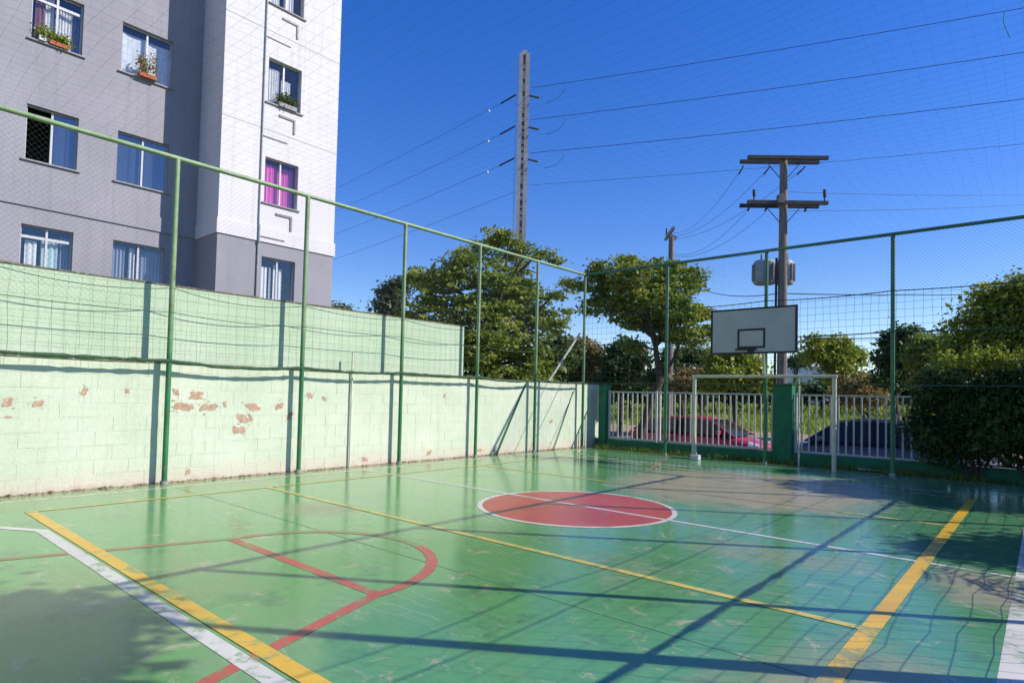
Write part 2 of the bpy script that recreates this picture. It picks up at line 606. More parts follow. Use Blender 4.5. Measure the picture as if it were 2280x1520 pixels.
def cloth(name, c, tr=0.2):
    m, N, L, B = new_mat(name)
    p = pos_node(N, L, (1, 14, 1))
    n1 = noise(N, L, p, 1.5, 3)
    col = mix(N, L, ramp(N, L, n1, 0.35, 0.65), tuple(x * 0.8 for x in c), c)
    L.new(col, B.inputs['Base Color'])
    B.inputs['Roughness'].default_value = 0.9
    return m


M['curtain_white'] = cloth('white_curtain', (0.84, 0.80, 0.76))
M['curtain_pink'] = cloth('pink_curtain', (0.85, 0.16, 0.50))
M['curtain_blue'] = cloth('blue_curtain', (0.27, 0.29, 0.36))
M['curtain_red'] = cloth('red_brown_curtain', (0.28, 0.10, 0.09))
M['curtain_mint'] = cloth('mint_curtain', (0.55, 0.68, 0.62))
M['sky_tint_sheet'] = cloth('sky_tint_cloth', (0.12, 0.13, 0.16))  # added sheet, puts the sky reflection of the panes into its colour
M['shutter'] = cloth('white_shutter', (0.74, 0.74, 0.74))


def car_paint(name, c):
    m, N, L, B = new_mat(name)
    B.inputs['Base Color'].default_value = (*c, 1)
    p = pos_node(N, L)
    n = noise(N, L, p, 5, 5, 0.7)
    col = mix(N, L, ramp(N, L, n, 0.5, 0.8, 0, 0.18), c, (0.25, 0.22, 0.2))
    L.new(col, B.inputs['Base Color'])
    B.inputs['Roughness'].default_value = 0.35
    B.inputs['Coat Weight'].default_value = 0.7
    B.inputs['Coat Roughness'].default_value = 0.08
    return m


M['car_red'] = car_paint('red_car_paint', (0.48, 0.02, 0.045))
M['car_blue'] = car_paint('dark_blue_car_paint', (0.05, 0.07, 0.12))
M['car_white'] = car_paint('white_car_paint', (0.65, 0.65, 0.65))
M['lamp'] = simple('lamp_glass', (0.7, 0.7, 0.7), 0.15, 0.2, 0.05, 3, 0, 0.8)
M['chrome'] = simple('rim_metal', (0.45, 0.45, 0.47), 0.3, 0.8, 0.1, 5, 0)
M['roof_tile'] = simple('far_roof', (0.25, 0.13, 0.09), 0.9, 0, 0.3, 2, 0.2)
M['far_white'] = simple('far_white_wall', (0.66, 0.68, 0.70), 0.9, 0, 0.1, 1, 0)
M['ball'] = simple('string_green', (0.02, 0.25, 0.12), 0.8, 0, 0.1, 5, 0)
M['debris'] = simple('dry_leaves', (0.20, 0.13, 0.06), 0.95, 0, 0.4, 9, 0.2)

def m_post(name='green_steel', pa=(0.16, 0.26, 0.12), pb=(0.25, 0.34, 0.18)):
    # dark green below, sun-bleached sage above with olive stains
    m, N, L, B = new_mat(name)
    p = pos_node(N, L)
    sx = N.new('ShaderNodeSeparateXYZ')
    L.new(p, sx.inputs[0])
    n1 = noise(N, L, p, 3, 5)
    n2 = noise(N, L, p, 7, 6, 0.7)
    z = math_(N, L, 'ADD', sx.outputs[2], math_(N, L, 'MULTIPLY', n1, 0.9))
    dark = mix(N, L, ramp(N, L, n1, 0.3, 0.7), (0.014, 0.12, 0.045), (0.03, 0.20, 0.07))
    pale = mix(N, L, ramp(N, L, n1, 0.35, 0.65), pa, pb)
    col = mix(N, L, ramp(N, L, z, 2.1, 3.2), dark, pale)
    col = mix(N, L, ramp(N, L, n2, 0.55, 0.66, 0, 0.7), col, (0.15, 0.12, 0.045))
    L.new(col, B.inputs['Base Color'])
    B.inputs['Roughness'].default_value = 0.5
    bump(N, L, B, n2, 0.08, 0.01)
    return m


M['green_steel'] = m_post()
M['green_steel_shaded'] = m_post('green_steel_shaded', (0.03, 0.13, 0.075), (0.07, 0.19, 0.11))  # far fence copy: shade on its near side put into the colour

# ------------------------------------------------------------------ setting: terrain, street, yard, court
# one terrain sheet: flat to the street's far verge, then a grassy bank, then level country
ys = [-600, -60, 15.3, 38, 44, 52, 60, 75, 120, 400, 2500]
zs = [-0.72, -0.72, -0.72, -0.72, -0.35, 0.25, 0.75, 0.95, 1.0, 1.1, 1.2]
mb = MB()
xs = [-2500, -400, -120, -60, -30, -10, 10, 30, 60, 120, 400, 2500]
for i in range(len(ys) - 1):
    for j in range(len(xs) - 1):
        mb.quad((xs[j], ys[i], zs[i]), (xs[j + 1], ys[i], zs[i]), (xs[j + 1], ys[i + 1], zs[i + 1]), (xs[j], ys[i + 1], zs[i + 1]))
tag(mb.build('terrain', M['terrain'], origin=(0, 0, -0.72)), kind='structure')
tag(MB().box(-80, 80, 15.35, 18.0, -0.9, -0.455).build('pavement', M['pavement']), kind='structure')
tag(MB().box(-80, 80, 18.0, 18.13, -0.9, -0.445).build('kerb', M['concrete'], bevel=0.01), kind='structure')
tag(MB().box(-80, 80, 18.13, 28.5, -0.9, -0.57).build('street', M['asphalt']), kind='structure')
tag(MB().box(-80, 80, 28.5, 28.65, -0.9, -0.47).build('far_kerb', M['concrete'], bevel=0.01), kind='structure')
tag(MB().box(-80, 80, 28.65, 38.5, -0.9, -0.48).build('verge', M['verge']), kind='structure')
tag(MB().box(-10.0, 9.0, -7, 15.0, -0.8, -0.045).build('yard_ground', M['soil']), kind='structure')
court = tag(MB().box(-9.9, 0.62, -3.0, 14.42, -0.5, 0.0).build('court_floor', M['court']), kind='structure')
MK = 0.003


def band(x0, x1, y0, y1, z=MK):
    z *= 0.5
    b = MB()
    nx = max(1, int(abs(x1 - x0) / 0.5))
    ny = max(1, int(abs(y1 - y0) / 0.5))
    b.quad((x0, y0, z), (x1, y0, z), (x1, y1, z), (x0, y1, z))
    return b


def arc_band(cx, cy, r0, r1, a0, a1, z, n=64):
    z *= 0.5
    b = MB()
    for i in range(n):
        t0 = a0 + (a1 - a0) * i / n
        t1 = a0 + (a1 - a0) * (i + 1) / n
        c0, s0, c1, s1 = math.cos(t0), math.sin(t0), math.cos(t1), math.sin(t1)
        b.quad((cx + r0 * c0, cy + r0 * s0, z), (cx + r1 * c0, cy + r1 * s0, z), (cx + r1 * c1, cy + r1 * s1, z), (cx + r0 * c1, cy + r0 * s1, z))
    return b


def strip(p, q, w, z):
    z *= 0.5
    p, q = Vector((*p, z)), Vector((*q, z))
    d = (q - p).normalized()
    n = Vector((-d.y, d.x, 0)) * w / 2
    return MB().quad(p - n, q - n, q + n, p + n)


# dark slab joints
for yy in (3.49,):
    band(-9.6, 0.6, yy - 0.0035, yy + 0.0035, 0.0015).build('slab_joint', M['joint'], court)
# worn white line along the left wall and the broad one on the right
band(-9.41, -9.35, -2.9, 13.6, 0.0030).build('white_side_line', M['line_white_worn'], court)
band(-0.20, 0.20, -2.9, 14.0, 0.0030).build('white_side_line', M['line_white'], court)
# white centre line, circle
band(-9.35, -0.20, 6.67, 6.73, 0.0050).build('white_centre_line', M['line_white'], court)
CX, CY = -4.60, 6.60
arc_band(CX, CY, 0, 1.21, 0, 2 * math.pi, 0.0030, 96).build('red_centre_disc', M['disc_red'], court)
arc_band(CX, CY, 1.21, 1.275, 0, 2 * math.pi, 0.0060, 96).build('white_centre_circle', M['line_white'], court)
# yellow volleyball court
band(-8.57, -8.50, 1.64, 11.72, 0.0076).build('yellow_side_line', M['line_yellow_pale'], court)
band(-0.90, -0.79, 1.64, 11.72, 0.0076).build('yellow_side_line', M['line_yellow'], court)
band(-8.50, -0.90, 1.64, 1.745, 0.0076).build('yellow_end_line', M['line_yellow'], court)
band(-8.50, -0.90, 11.66, 11.72, 0.0076).build('yellow_end_line', M['line_yellow_pale'], court)
band(-8.50, -0.90, 4.42, 4.495, 0.0076).build('yellow_attack_line', M['line_yellow_pale'], court)
band(-8.50, -0.90, 8.89, 8.955, 0.0076).build('yellow_attack_line', M['line_yellow_pale'], court)


def white_area(y, sgn, mat, w=0.085):
    # goal area: a straight front and two quarter arcs running back to the goal line
    b = MB()
    if sgn > 0:
        pl = [(-7.38, 1.61), (-7.38, 1.51), (-7.80, 1.25), (-8.15, 0.9), (-8.45, 0.2), (-8.52, 0.2), (-8.22, 0.95), (-7.85, 1.32)]
        for i in range(1, 4):
            b.quad((*pl[i], 0.0025), (*pl[8 - i if i > 1 else 0], 0.0025), (*pl[8 - i - 1 if i > 1 else 7], 0.0025), (*pl[i + 1], 0.0025))
    else:
        b = arc_band(-7.38, y - sgn * 2.1, 2.1 - w, 2.1, math.pi / 2 * sgn, math.pi / 2 * sgn + sgn * math.pi / 2, 0.0050, 24)
    b2 = arc_band(-1.9, y - sgn * 2.1, 2.1 - w, 2.1, math.pi / 2 * sgn, 0, 0.0050, 24)
    n = len(b.v)
    b.v += b2.v
    b.f += [tuple(i + n for i in f) for f in b2.f]
    z = 0.0025
    y0, y1 = sorted((y, y - sgn * w))
    b.quad((-7.38, y0, z), (-1.9, y0, z), (-1.9, y1, z), (-7.38, y1, z))
    return b.build('white_goal_area_line', mat, court)


white_area(1.61, 1, M['line_white'], 0.10)
white_area(12.2, -1, M['line_white_worn'], 0.06)


def key(sgn, y0, mat, mat2, ybase):
    # trapezoid key with a half circle on top
    s = sgn
    strip((-5.84, y0), (-3.57, y0), 0.09, 0.0034).build('red_free_throw_line', mat, court)
    strip((-5.84, y0), (-6.95, ybase), 0.085, 0.0042).build('red_key_side_line', mat2, court)
    strip((-3.57, y0), (-2.40, ybase), 0.09, 0.0042).build('red_key_side_line', mat, court)
    a0 = 0 if s > 0 else math.pi
    arc_band(-4.70, y0, 1.09, 1.185, a0, a0 + math.pi * 0.42, 0.0052, 32).build('red_key_arc', mat, court)
    arc_band(-4.70, y0, 1.09, 1.18, a0 + math.pi * 0.42, a0 + math.pi, 0.0052, 32).build('red_key_arc', mat2, court)


key(1, 2.70, M['line_red'], M['line_red_worn'], -0.6)
key(-1, 10.70, M['line_red_worn'], M['line_red_worn'], 13.9)

# dry leaves and grit along the foot of the wall (nobody could count them)
n = 1500
cy_ = rng.uniform(-0.5, 14.2, n)
cx_ = -9.885 + np.abs(rng.normal(0, 0.09, n))
an = rng.uniform(0, 6.28, n)
sz = rng.uniform(0.006, 0.028, n)
ca, sa = np.cos(an), np.sin(an)
zz = rng.uniform(0.003, 0.02, n)
V = np.stack([np.c_[cx_ + sz * ca, cy_ + sz * sa, zz], np.c_[cx_ - sz * sa * .6, cy_ + sz * ca * .6, zz + sz * .4],
              np.c_[cx_ - sz * ca, cy_ - sz * sa, zz], np.c_[cx_ + sz * sa * .6, cy_ - sz * ca * .6, zz + sz * .2]], 1).reshape(-1, 3)
tag(np_mesh('leaf_litter', V, np.arange(4 * n).reshape(-1, 4), M['debris']), 'dry leaves and grit gathered at the foot of the mint green wall', 'leaf litter', kind='stuff')


def blades(name, pts, h, w, mat, label, cat, lean=0.35):
    k = len(pts)
    pts = np.asarray(pts)
    an = rng.uniform(0, 6.28, k)
    hh = h * rng.uniform(0.4, 1.2, k)
    ww = w * rng.uniform(0.6, 1.3, k)
    dx, dy = np.cos(an) * ww, np.sin(an) * ww
    lx, ly = rng.normal(0, lean, k) * hh, rng.normal(0, lean, k) * hh
    z0 = pts[:, 2]
    a = np.c_[pts[:, 0] - dx, pts[:, 1] - dy, z0]
    b = np.c_[pts[:, 0] + dx, pts[:, 1] + dy, z0]
    c = np.c_[pts[:, 0] + lx + dx * .15, pts[:, 1] + ly + dy * .15, z0 + hh]
    d = np.c_[pts[:, 0] + lx - dx * .15, pts[:, 1] + ly - dy * .15, z0 + hh]
    V = np.stack([a, b, c, d], 1).reshape(-1, 3)
    return tag(np_mesh(name, V, np.arange(4 * k).reshape(-1, 4), mat, attr=rng.uniform(0, 1, k)), label, cat, kind='stuff')


k = 9000
gx = rng.uniform(-9.6, 4.0, k)
gy = rng.uniform(14.43, 14.95, k)
keep = (np.sin(gx * 2.1) + np.sin(gx * 5.3 + 1) + rng.normal(0, 1.0, k)) > -0.4
blades('weed_strip', np.c_[gx, gy, np.full(k, -0.05)][keep], 0.15, 0.010, M['leaf_weed'], 'short grass and weeds between the court edge and the green plinth', 'weeds')
k = 26000
gy = rng.uniform(37, 66, k)
gx = -gy * rng.uniform(-0.25, 0.85, k)
gz = np.interp(gy, ys, zs)
blades('tall_grass', np.c_[gx, gy, gz], 0.50, 0.06, M['leaf_grass'], 'tall yellow green grass on the bank across the street', 'grass')

# ------------------------------------------------------------------ left boundary wall, in two steps
WX = -9.90
wall = MB().box(-10.06, -9.903, -4.0, 15.30, -0.3, 1.77).build('block_wall', M['mint_block'])
tag(wall, 'lower mint green painted block wall with flaking paint along the court', 'wall')
rows, BL, BH = 9, 0.422, 0.1967
blk = None
cnt = 0
stuff = MB()
for r in range(rows):
    y = 15.30 - (0.0 if r % 2 else BL / 2)
    first = True
    if r % 2 == 0:
        pass
    while y > -3.9:
        y0 = y - BL
        px = random.uniform(-0.0018, 0.0018)
        if y0 > 1.45 and cnt < 297 and y <= 15.31:
            if blk is None:
                b = MB().box(-0.02, 0.0, -BL / 2 + 0.0014, BL / 2 - 0.0014, -BH / 2 + 0.0014, BH / 2 - 0.0014)
                blk = b.build('block', M['mint_block'], wall, origin=(0, 0, 0))
                o = blk
                bm_ = blk.modifiers.new('bevel', 'BEVEL')
                bm_.width = 0.0014
                bm_.segments = 1
            else:
                o = blk.copy()
                COL.objects.link(o)
                o.parent = wall
            o.location = Vector((WX + px, (y + y0) / 2, 0.0 + BH * (r + 0.5))) - WL[wall.name]
            cnt += 1
        else:
            stuff.box(WX - 0.02 + px, WX + px, y0 + 0.0014, y - 0.0014, BH * r + 0.0014, BH * (r + 1) - 0.0014)
        y = y0
    # half block that closes the course at the wall's end
    if r % 2 == 0:
        stuff.box(WX - 0.02, WX, 15.30 - BL / 2 + 0.004, 15.296, BH * r + 0.004, BH * (r + 1) - 0.004)
far_blocks = stuff.build('block_course', M['mint_block'], wall)
tag(far_blocks, kind='stuff')
cb = MB()
for i in range(48):
    y0 = -4 + i * 19.3 / 48
    j = random.uniform(-0.006, 0.006)
    cb.box(-10.055, -9.885 + j, y0, y0 + 19.3 / 48 - 0.001, 1.7705, 1.792 + random.uniform(-0.004, 0.004))
cb.build('coping', M['coping'], wall)


def flake(y, z, ry, rz, seed):
    r_ = random.Random(seed)
    n = 44
    pts = []
    ph = [r_.uniform(0, 6.28) for _ in range(5)]
    for i in range(n):
        t = 2 * math.pi * i / n
        k = 0.85 + 0.22 * math.sin(2 * t + ph[0]) + 0.10 * math.sin(4 * t + ph[1]) + 0.06 * math.sin(9 * t + ph[2]) + r_.uniform(-0.08, 0.08)
        # flakes break along the block courses: squarish
        cc, ss = math.cos(t), math.sin(t)
        q = 1 / max(abs(cc), abs(ss)) ** 0.45
        pts.append((WX + 0.0035, y + ry * k * cc * q, z + rz * k * ss * q))
    b = MB()
    c = len(b.v)
    b.v.append((WX + 0.0035, y, z))
    b.v += pts
    for i in range(n):
        b.f.append((0, 1 + i, 1 + (i + 1) % n))
    # ragged crumbs round the flake
    for j in range(r_.randint(3, 7)):
        a = r_.uniform(0, 6.28)
        d = r_.uniform(1.15, 1.7)
        q = len(b.v)
        e = r_.uniform(0.06, 0.2)
        m_ = r_.randint(5, 7)
        for i in range(m_):
            w = 6.283 * i / m_
            b.v.append((WX + 0.0035, y + ry * d * math.cos(a) + e * ry * math.cos(w) * r_.uniform(.6, 1.3), z + rz * d * math.sin(a) + e * rz * math.sin(w) * r_.uniform(.6, 1.3)))
        b.f.append(tuple(range(q, q + m_)))
    return b


g = lambda px, py: EYE + (CF + (px - 1140) / 1365.73 * CR - (py - 831.88) / 1365.73 * CU) * ((WX - 0) / (CF + (px - 1140) / 1365.73 * CR - (py - 831.88) / 1365.73 * CU).x)
FL = [(17, 895, 15, 10), (85, 898, 13, 9), (188, 871, 9, 9), (283, 870, 5, 8), (18, 928, 7, 4), (392, 872, 9, 7), (437, 880, 20, 9), (408, 905, 22, 12), (465, 906, 18, 10),
      (500, 900, 4, 8), (563, 906, 18, 9), (540, 931, 13, 12), (558, 930, 4, 9), (532, 957, 14, 11), (622, 904, 9, 9), (645, 925, 7, 9), (690, 880, 6, 8), (722, 887, 5, 5),
      (418, 1050, 5, 8), (812, 1022, 9, 5), (955, 1008, 6, 5), (1065, 1002, 8, 4), (1227, 938, 4, 4), (990, 880, 3, 5)]
for i, (a, b_, ra, rb) in enumerate(FL):
    p = g(a, b_)
    q = g(a + ra, b_)
    s = g(a, b_ - rb)
    flake(p.y, p.z, abs(q.y - p.y), abs(s.z - p.z), i).build('bare_patch', M['bare_block'], wall)

upper = MB().box(-10.22, -10.07, -4.0, 9.86, 1.5, 2.96).build('plaster_wall', M['mint_plaster'], bevel=0.01)
tag(upper, 'upper mint green plastered wall set back behind the block wall', 'wall')
ec = MB()
for i in range(40):
    y0 = -4 + i * 13.86 / 40
    ec.box(-10.235, -10.06, y0, y0 + 13.86 / 40 + 0.002 * (i % 2), 2.9605, 2.973 + random.uniform(0, 0.014))
ec.build('coping', M['coping'], upper)

# pipe on the wall and two added rods standing in for brace shadows
pp = MB().tube([(-9.86, 6.74, 0.0), (-9.86, 6.74, 1.2), (-9.865, 6.74, 2.15)], 0.018, 8).build('pipe', M['pale_pipe'], smooth=True)
tag(pp, 'thin pale upright pipe against the mint green block wall', 'pipe')
tag(MB().tube([(-9.86, 10.84, 0.0), (-9.89, 11.88, 1.68)], 0.017, 8).build('rod', M['green_steel'], smooth=True),  # added rod, stands in for a brace shadow
    'longer dark green rod standing in for a brace shadow on the block wall, left of the fifth fence post', 'rod')
tag(MB().tube([(-9.86, 13.08, 0.0), (-9.89, 13.96, 1.55)], 0.013, 8).build('rod', M['green_steel'], smooth=True),  # added rod, stands in for a brace shadow
    'thinner dark green rod standing in for a brace shadow on the block wall just before the corner post', 'rod')

# ------------------------------------------------------------------ court fences with nets
POST_Y = [-0.80, 1.36, 3.49, 5.63, 7.81, 9.98, 12.09]
XL, XR, YF, HT = -9.74, 0.295, 14.22, 4.83


def diamond(axis, const, a0, a1, z0, z1, sp):
    """straight crossing wires filling a0..a1 x z0..z1"""
    L_ = []
    h = z1 - z0
    for s in (1, -1):
        t = a0 - h
        while t < a1 + h:
            if s > 0: p, q = (t, z0), (t + h, z1)
            else: p, q = (t + h, z0), (t, z1)
            # clip
            def clip(p, q):
                (x0, zz0), (x1, zz1) = p, q
                d = x1 - x0
                ts = sorted(((a0 - x0) / d, (a1 - x0) / d))
                lo, hi = max(0, ts[0]), min(1, ts[1])
                if hi <= lo: return None
                f = lambda u: (x0 + d * u, zz0 + (zz1 - zz0) * u)
                return f(lo), f(hi)
            c = clip(p, q)
            if c:
                if axis == 'x': L_.append([(const, c[0][0], c[0][1]), (const, c[1][0], c[1][1])])
                else: L_.append([(c[0][0], const, c[0][1]), (c[1][0], const, c[1][1])])
            t += sp
    return L_


def square_net(axis, const, a0, a1, z0, z1, sp, wob=0.01, seg=0.35, seed=1):
    r_ = np.random.default_rng(seed)
    L_ = []

    def pt(a, z, w):
        if axis == 'x': return (const + w * 0.6, a, z)
        return (a, const + w * 0.6, z)
    na = int((a1 - a0) / sp)
    for i in range(na + 1):
        a = a0 + i * sp
        m = max(2, int((z1 - z0) / 0.12))
        ph, am = r_.uniform(0, 6.28), r_.uniform(0.4, 1.3) * wob
        L_.append([pt(min(a1, a + am * math.sin(ph + 5.0 * z0 + 3.2 * j / m * (z1 - z0) * 2)), z0 + (z1 - z0) * j / m, am * math.cos(ph + j)) for j in range(m + 1)])
    nz = int((z1 - z0) / sp)
    for i in range(nz + 1):
        z = z0 + i * sp
        m = int((a1 - a0) / seg)
        L_.append([pt(a0 + (a1 - a0) * j / m, z + r_.normal(0, wob * 0.5), r_.normal(0, wob * .4)) for j in range(m + 1)])
    return L_


def hem_line(axis, const, a_posts, z, sag, r, seed):
    """bunched lower edge of the net, tied at every post"""
    r_ = random.Random(seed)
    pts, rs = [], []
    for a, b in zip(a_posts[:-1], a_posts[1:]):
        s = sag * r_.uniform(0.1, 1.0)
        n = 18
        for j in range(n):
            t = j / n
            q = a + (b - a) * t
            w = r_.uniform(-0.006, 0.006)
            zz_ = z - 4 * s * t * (1 - t) + w
            pts.append((const + w, q, zz_) if axis == 'x' else (q, const + w, zz_))
            rs.append(r * r_.uniform(0.7, 1.25))
    pts.append((const, a_posts[-1], z) if axis == 'x' else (a_posts[-1], const, z))
    rs.append(r)
    return MB().tube(pts, rs, 7)


def fence_x(const, label, hem_z, posts, lower_net, seed, mid1=2.52, mid2=2.88, hem_r=0.026):
    root = empty('court_fence', (const, 6.7, 0), label, 'fence')
    for y in posts:
        b = MB().tube([(const, y, 0.0), (const, y, HT - 0.01)], 0.038, 12)
        o = b.build('post', M['green_steel'], root, smooth=True)
        MB().tube([(const, y, 0.001), (const, y, 0.05)], 0.055, 12).build('post_foot', M['concrete'], o, smooth=True)
    y0, y1 = posts[0], posts[-1]
    MB().tube([(const, y0, HT), (const, (y0 + y1) / 2, HT - 0.01), (const, y1, HT)], 0.036, 12).build('top_rail', M['green_steel'], root, smooth=True)
    hem_line('x', const + 0.03, posts, hem_z, 0.02 if lower_net else 0.07, hem_r, seed).build('net_hem', M['hem'], root, smooth=True)
    for zc in (mid1, mid2):
        pts = []
        for a, b in zip(posts[:-1], posts[1:]):
            s = random.uniform(0.01, 0.06) if zc == mid1 else random.uniform(0.05, 0.13)
            for j in range(10):
                t = j / 10
                pts.append((const + 0.035, a + (b - a) * t, zc - 4 * s * t * (1 - t)))
        pts.append((const + 0.035, posts[-1], zc))
        MB().tube(pts, 0.0055, 5).build('tension_cable', M['hem'], root)
    V, F = strands(diamond('x', const + 0.03, y0, y1, mid2, HT, 0.075), 0.0009)
    tag(np_mesh('chain_link_net', V, F, M['net_wire'], root), kind='stuff')
    V, F = strands(square_net('x', const + 0.03, y0, y1, hem_z, mid2, 0.15, 0.010, seed=seed), 0.0015)
    tag(np_mesh('square_net', V, F, M['net_cord'], root), kind='stuff')
    if lower_net:
        V, F = strands(square_net('x', const + 0.03, y0, y1, 0.02, hem_z, 0.16, 0.024, seed=seed + 1), 0.0028)
        tag(np_mesh('lower_net', V, F, M['net_cord'], root), kind='stuff')
    return root


fence_x(XL, 'green steel pole fence with netting along the mint green wall', 1.81, POST_Y + [YF], False, 3)
fence_x(XR, 'green steel pole fence with netting on the right side of the court', 1.82, POST_Y + [YF], True, 9, hem_r=0.022)

FX = [-7.23, -4.78, -2.305, 0.295 - 0.0]
root = empty('court_fence', (-4.7, YF, 0), 'green steel pole fence with netting behind the white goal', 'fence')
for x in FX[:3]:
    o = MB().tube([(x, YF, 0.0), (x, YF, HT - 0.01)], 0.040, 12).build('post', M['green_steel_shaded'], root, smooth=True)
    MB().tube([(x, YF, 0.001), (x, YF, 0.05)], 0.055, 12).build('post_foot', M['concrete'], o, smooth=True)
MB().tube([(XL + 0.037, YF, HT), (-7.2, YF, HT - 0.005), (-4.6, YF, HT + 0.004), (XR - 0.037, YF, HT)], 0.036, 12).build('top_rail', M['green_steel_shaded'], root, smooth=True)
xsp = [XL] + FX
hem_line('y', YF - 0.03, xsp, 1.80, 0.03, 0.011, 5).build('net_hem', M['hem'], root, smooth=True)
for zc, rr in ((3.68, 0.011), (2.86, 0.012)):
    pts = []
    for a, b in zip(xsp[:-1], xsp[1:]):
        s = random.uniform(0.01, 0.04)
        for j in range(10):
            t = j / 10
            pts.append((a + (b - a) * t, YF - 0.035, zc - 4 * s * t * (1 - t)))
    pts.append((xsp[-1], YF - 0.035, zc))
    MB().tube(pts, rr, 5).build('tension_cable', M['net_cord'], root)
V, F = strands(diamond('y', YF - 0.03, XL, XR, 3.68, HT, 0.075), 0.0014)
tag(np_mesh('chain_link_net', V, F, M['net_wire'], root), kind='stuff')
V, F = strands(square_net('y', YF - 0.03, XL, XR, 1.80, 3.68, 0.15, 0.010, seed=21), 0.0030)
tag(np_mesh('square_net', V, F, M['net_cord'], root), kind='stuff')
V, F = strands(square_net('y', YF - 0.03, XL, XR, 0.02, 1.80, 0.155, 0.015, seed=22), 0.0012)
tag(np_mesh('lower_net', V, F, M['net_cord'], root), kind='stuff')

# net stretched over the court
L_ = []
zc = lambda x, y: HT + 0.02 - 0.10 * (1 - ((x + 4.72) / 5.02) ** 2) + 0.03 * math.sin(x * 1.7 + y * 0.6) + 0.02 * math.sin(y * 2.3)
x = XL
while x <= XR:
    L_.append([(x + 0.012 * math.sin(y * 3.1 + x * 7) + 0.02 * math.sin(y * 0.9 + x * 2), y, zc(x, y)) for y in np.linspace(-0.8, YF, 60)])
    x += 0.16
y = -0.8
while y <= YF:
    L_.append([(x, y + 0.012 * math.sin(x * 3.3 + y * 5) + 0.02 * math.sin(x * 0.8 + y * 3), zc(x, y)) for x in np.linspace(XL, XR, 44)])
    y += 0.16
V, F = strands(L_, 0.0007)
tag(np_mesh('overhead_net', V, F, M['net_wire']), 'thin square mesh net stretched overhead across the whole court', 'net')
p0 = at(2237, 25, 5.9)
tag(MB().tube([p0, p0 + Vector((-0.01, 0, -0.1)), p0 + Vector((0.015, 0, -0.2)), p0 + Vector((0.04, 0.02, -0.27))], 0.004, 5).build('string', M['ball']),
    'short bright green string dangling from the overhead net', 'string')

tag(MB().tube([at(1222, 848, 17.0), at(1291, 742, 17.6)], 0.03, 8).build('stay_rod', M['pale_pipe'], smooth=True), 'pale slanting stay rod behind the wall beside the corner post', 'rod')

# ------------------------------------------------------------------ goal and backboard
GX0, GX1, GY = -6.37, -3.31, 14.0
goal = empty('goal', (-4.84, GY, 0), 'cream painted steel goal frame without a net', 'goal')
for x in (GX0, GX1):
    p = MB().tube([(x, GY, 0.0), (x, GY, 1.93)], 0.045, 14).build('goal_post', M['cream_steel'], goal, smooth=True)
MB().tube([(GX0 - 0.052, GY, 1.965), (GX1 + 0.052, GY, 1.965)], 0.036, 14).build('crossbar', M['cream_steel'], goal, smooth=True)
MB().tube([(GX0 + 0.03, GY - 0.02, 0.62), (GX0 + 0.17, GY - 0.22, 0.13)], 0.014, 8).build('stay', M['cream_steel'], goal, smooth=True)
MB().box(GX0 + 0.06, GX0 + 0.26, GY - 0.32, GY - 0.16, 0.001, 0.12).build('foot_block', M['white_steel'], goal, bevel=0.012)
MB().tube([(-4.10, YF + 0.10, 0.0), (-4.10, YF + 0.10, 1.97)], 0.015, 8)
tag(MB().tube([(-4.17, 14.60, -0.045), (-4.17, 14.60, 2.0)], 0.018, 8).build('pipe', M['pale_pipe'], smooth=True),
    'thin pale upright pipe behind the goal beside the broad green pillar', 'pipe')

BY = 13.45
bb = empty('backboard', (-4.74, GY, 2.0), 'grey white basketball backboard with black borders above the goal', 'backboard')
x0, x1, z0, z1 = -5.745, -3.885, 2.435, 3.440
bd = MB().box(x0 + 0.045, x1 - 0.045, BY, BY + 0.03, z0 + 0.04, z1 - 0.04).build('board', M['board_white'], bb)
fb = MB()
fb.box(x0, x0 + 0.045, BY - 0.004, BY + 0.036, z0, z1).box(x1 - 0.045, x1, BY - 0.004, BY + 0.036, z0, z1)
fb.box(x0 + 0.045, x1 - 0.045, BY - 0.004, BY + 0.036, z0, z0 + 0.04).box(x0 + 0.045, x1 - 0.045, BY - 0.004, BY + 0.036, z1 - 0.04, z1)
fb.build('border', M['black'], bb)
a0, a1, b0, b1, w = -5.135, -4.535, 2.555, 2.985, 0.045
tb = MB()
tb.box(a0, a0 + w, BY - 0.004, BY - 0.0005, b0, b1).box(a1 - w, a1, BY - 0.004, BY - 0.0005, b0, b1)
tb.box(a0 + w, a1 - w, BY - 0.004, BY - 0.0005, b0, b0 + w).box(a0 + w, a1 - w, BY - 0.004, BY - 0.0005, b1 - w, b1)
tb.build('target_square', M['black'], bb)
hk = MB().box(-4.91, -4.77, BY - 0.03, BY - 0.005, 2.445, 2.55).box(-5.17, -4.72, BY - 0.045, BY - 0.005, 2.515, 2.552)
hk.build('rim_bracket', M['black'], bb, bevel=0.004)
sp = MB().tube([(-4.74, GY, 2.01), (-4.74, GY - 0.02, 2.25), (-4.72, GY - 0.12, 2.42), (-4.66, GY - 0.50, 2.62)], 0.032, 10)
sp.tube([(-4.66, BY + 0.05, 2.62), (-4.66, BY + 0.05, 3.30)], 0.022, 8)
sp.tube([(-4.72, GY - 0.12, 2.42), (-4.70, BY + 0.05, 3.05)], 0.018, 8)
sp.build('support_pole', M['cream_steel'], bb, smooth=True)
MB().box(-5.60, -4.05, BY + 0.031, BY + 0.055, 2.62, 2.66).box(-5.60, -4.05, BY + 0.031, BY + 0.055, 3.2, 3.24).build('back_batten', M['cream_steel'], bb)

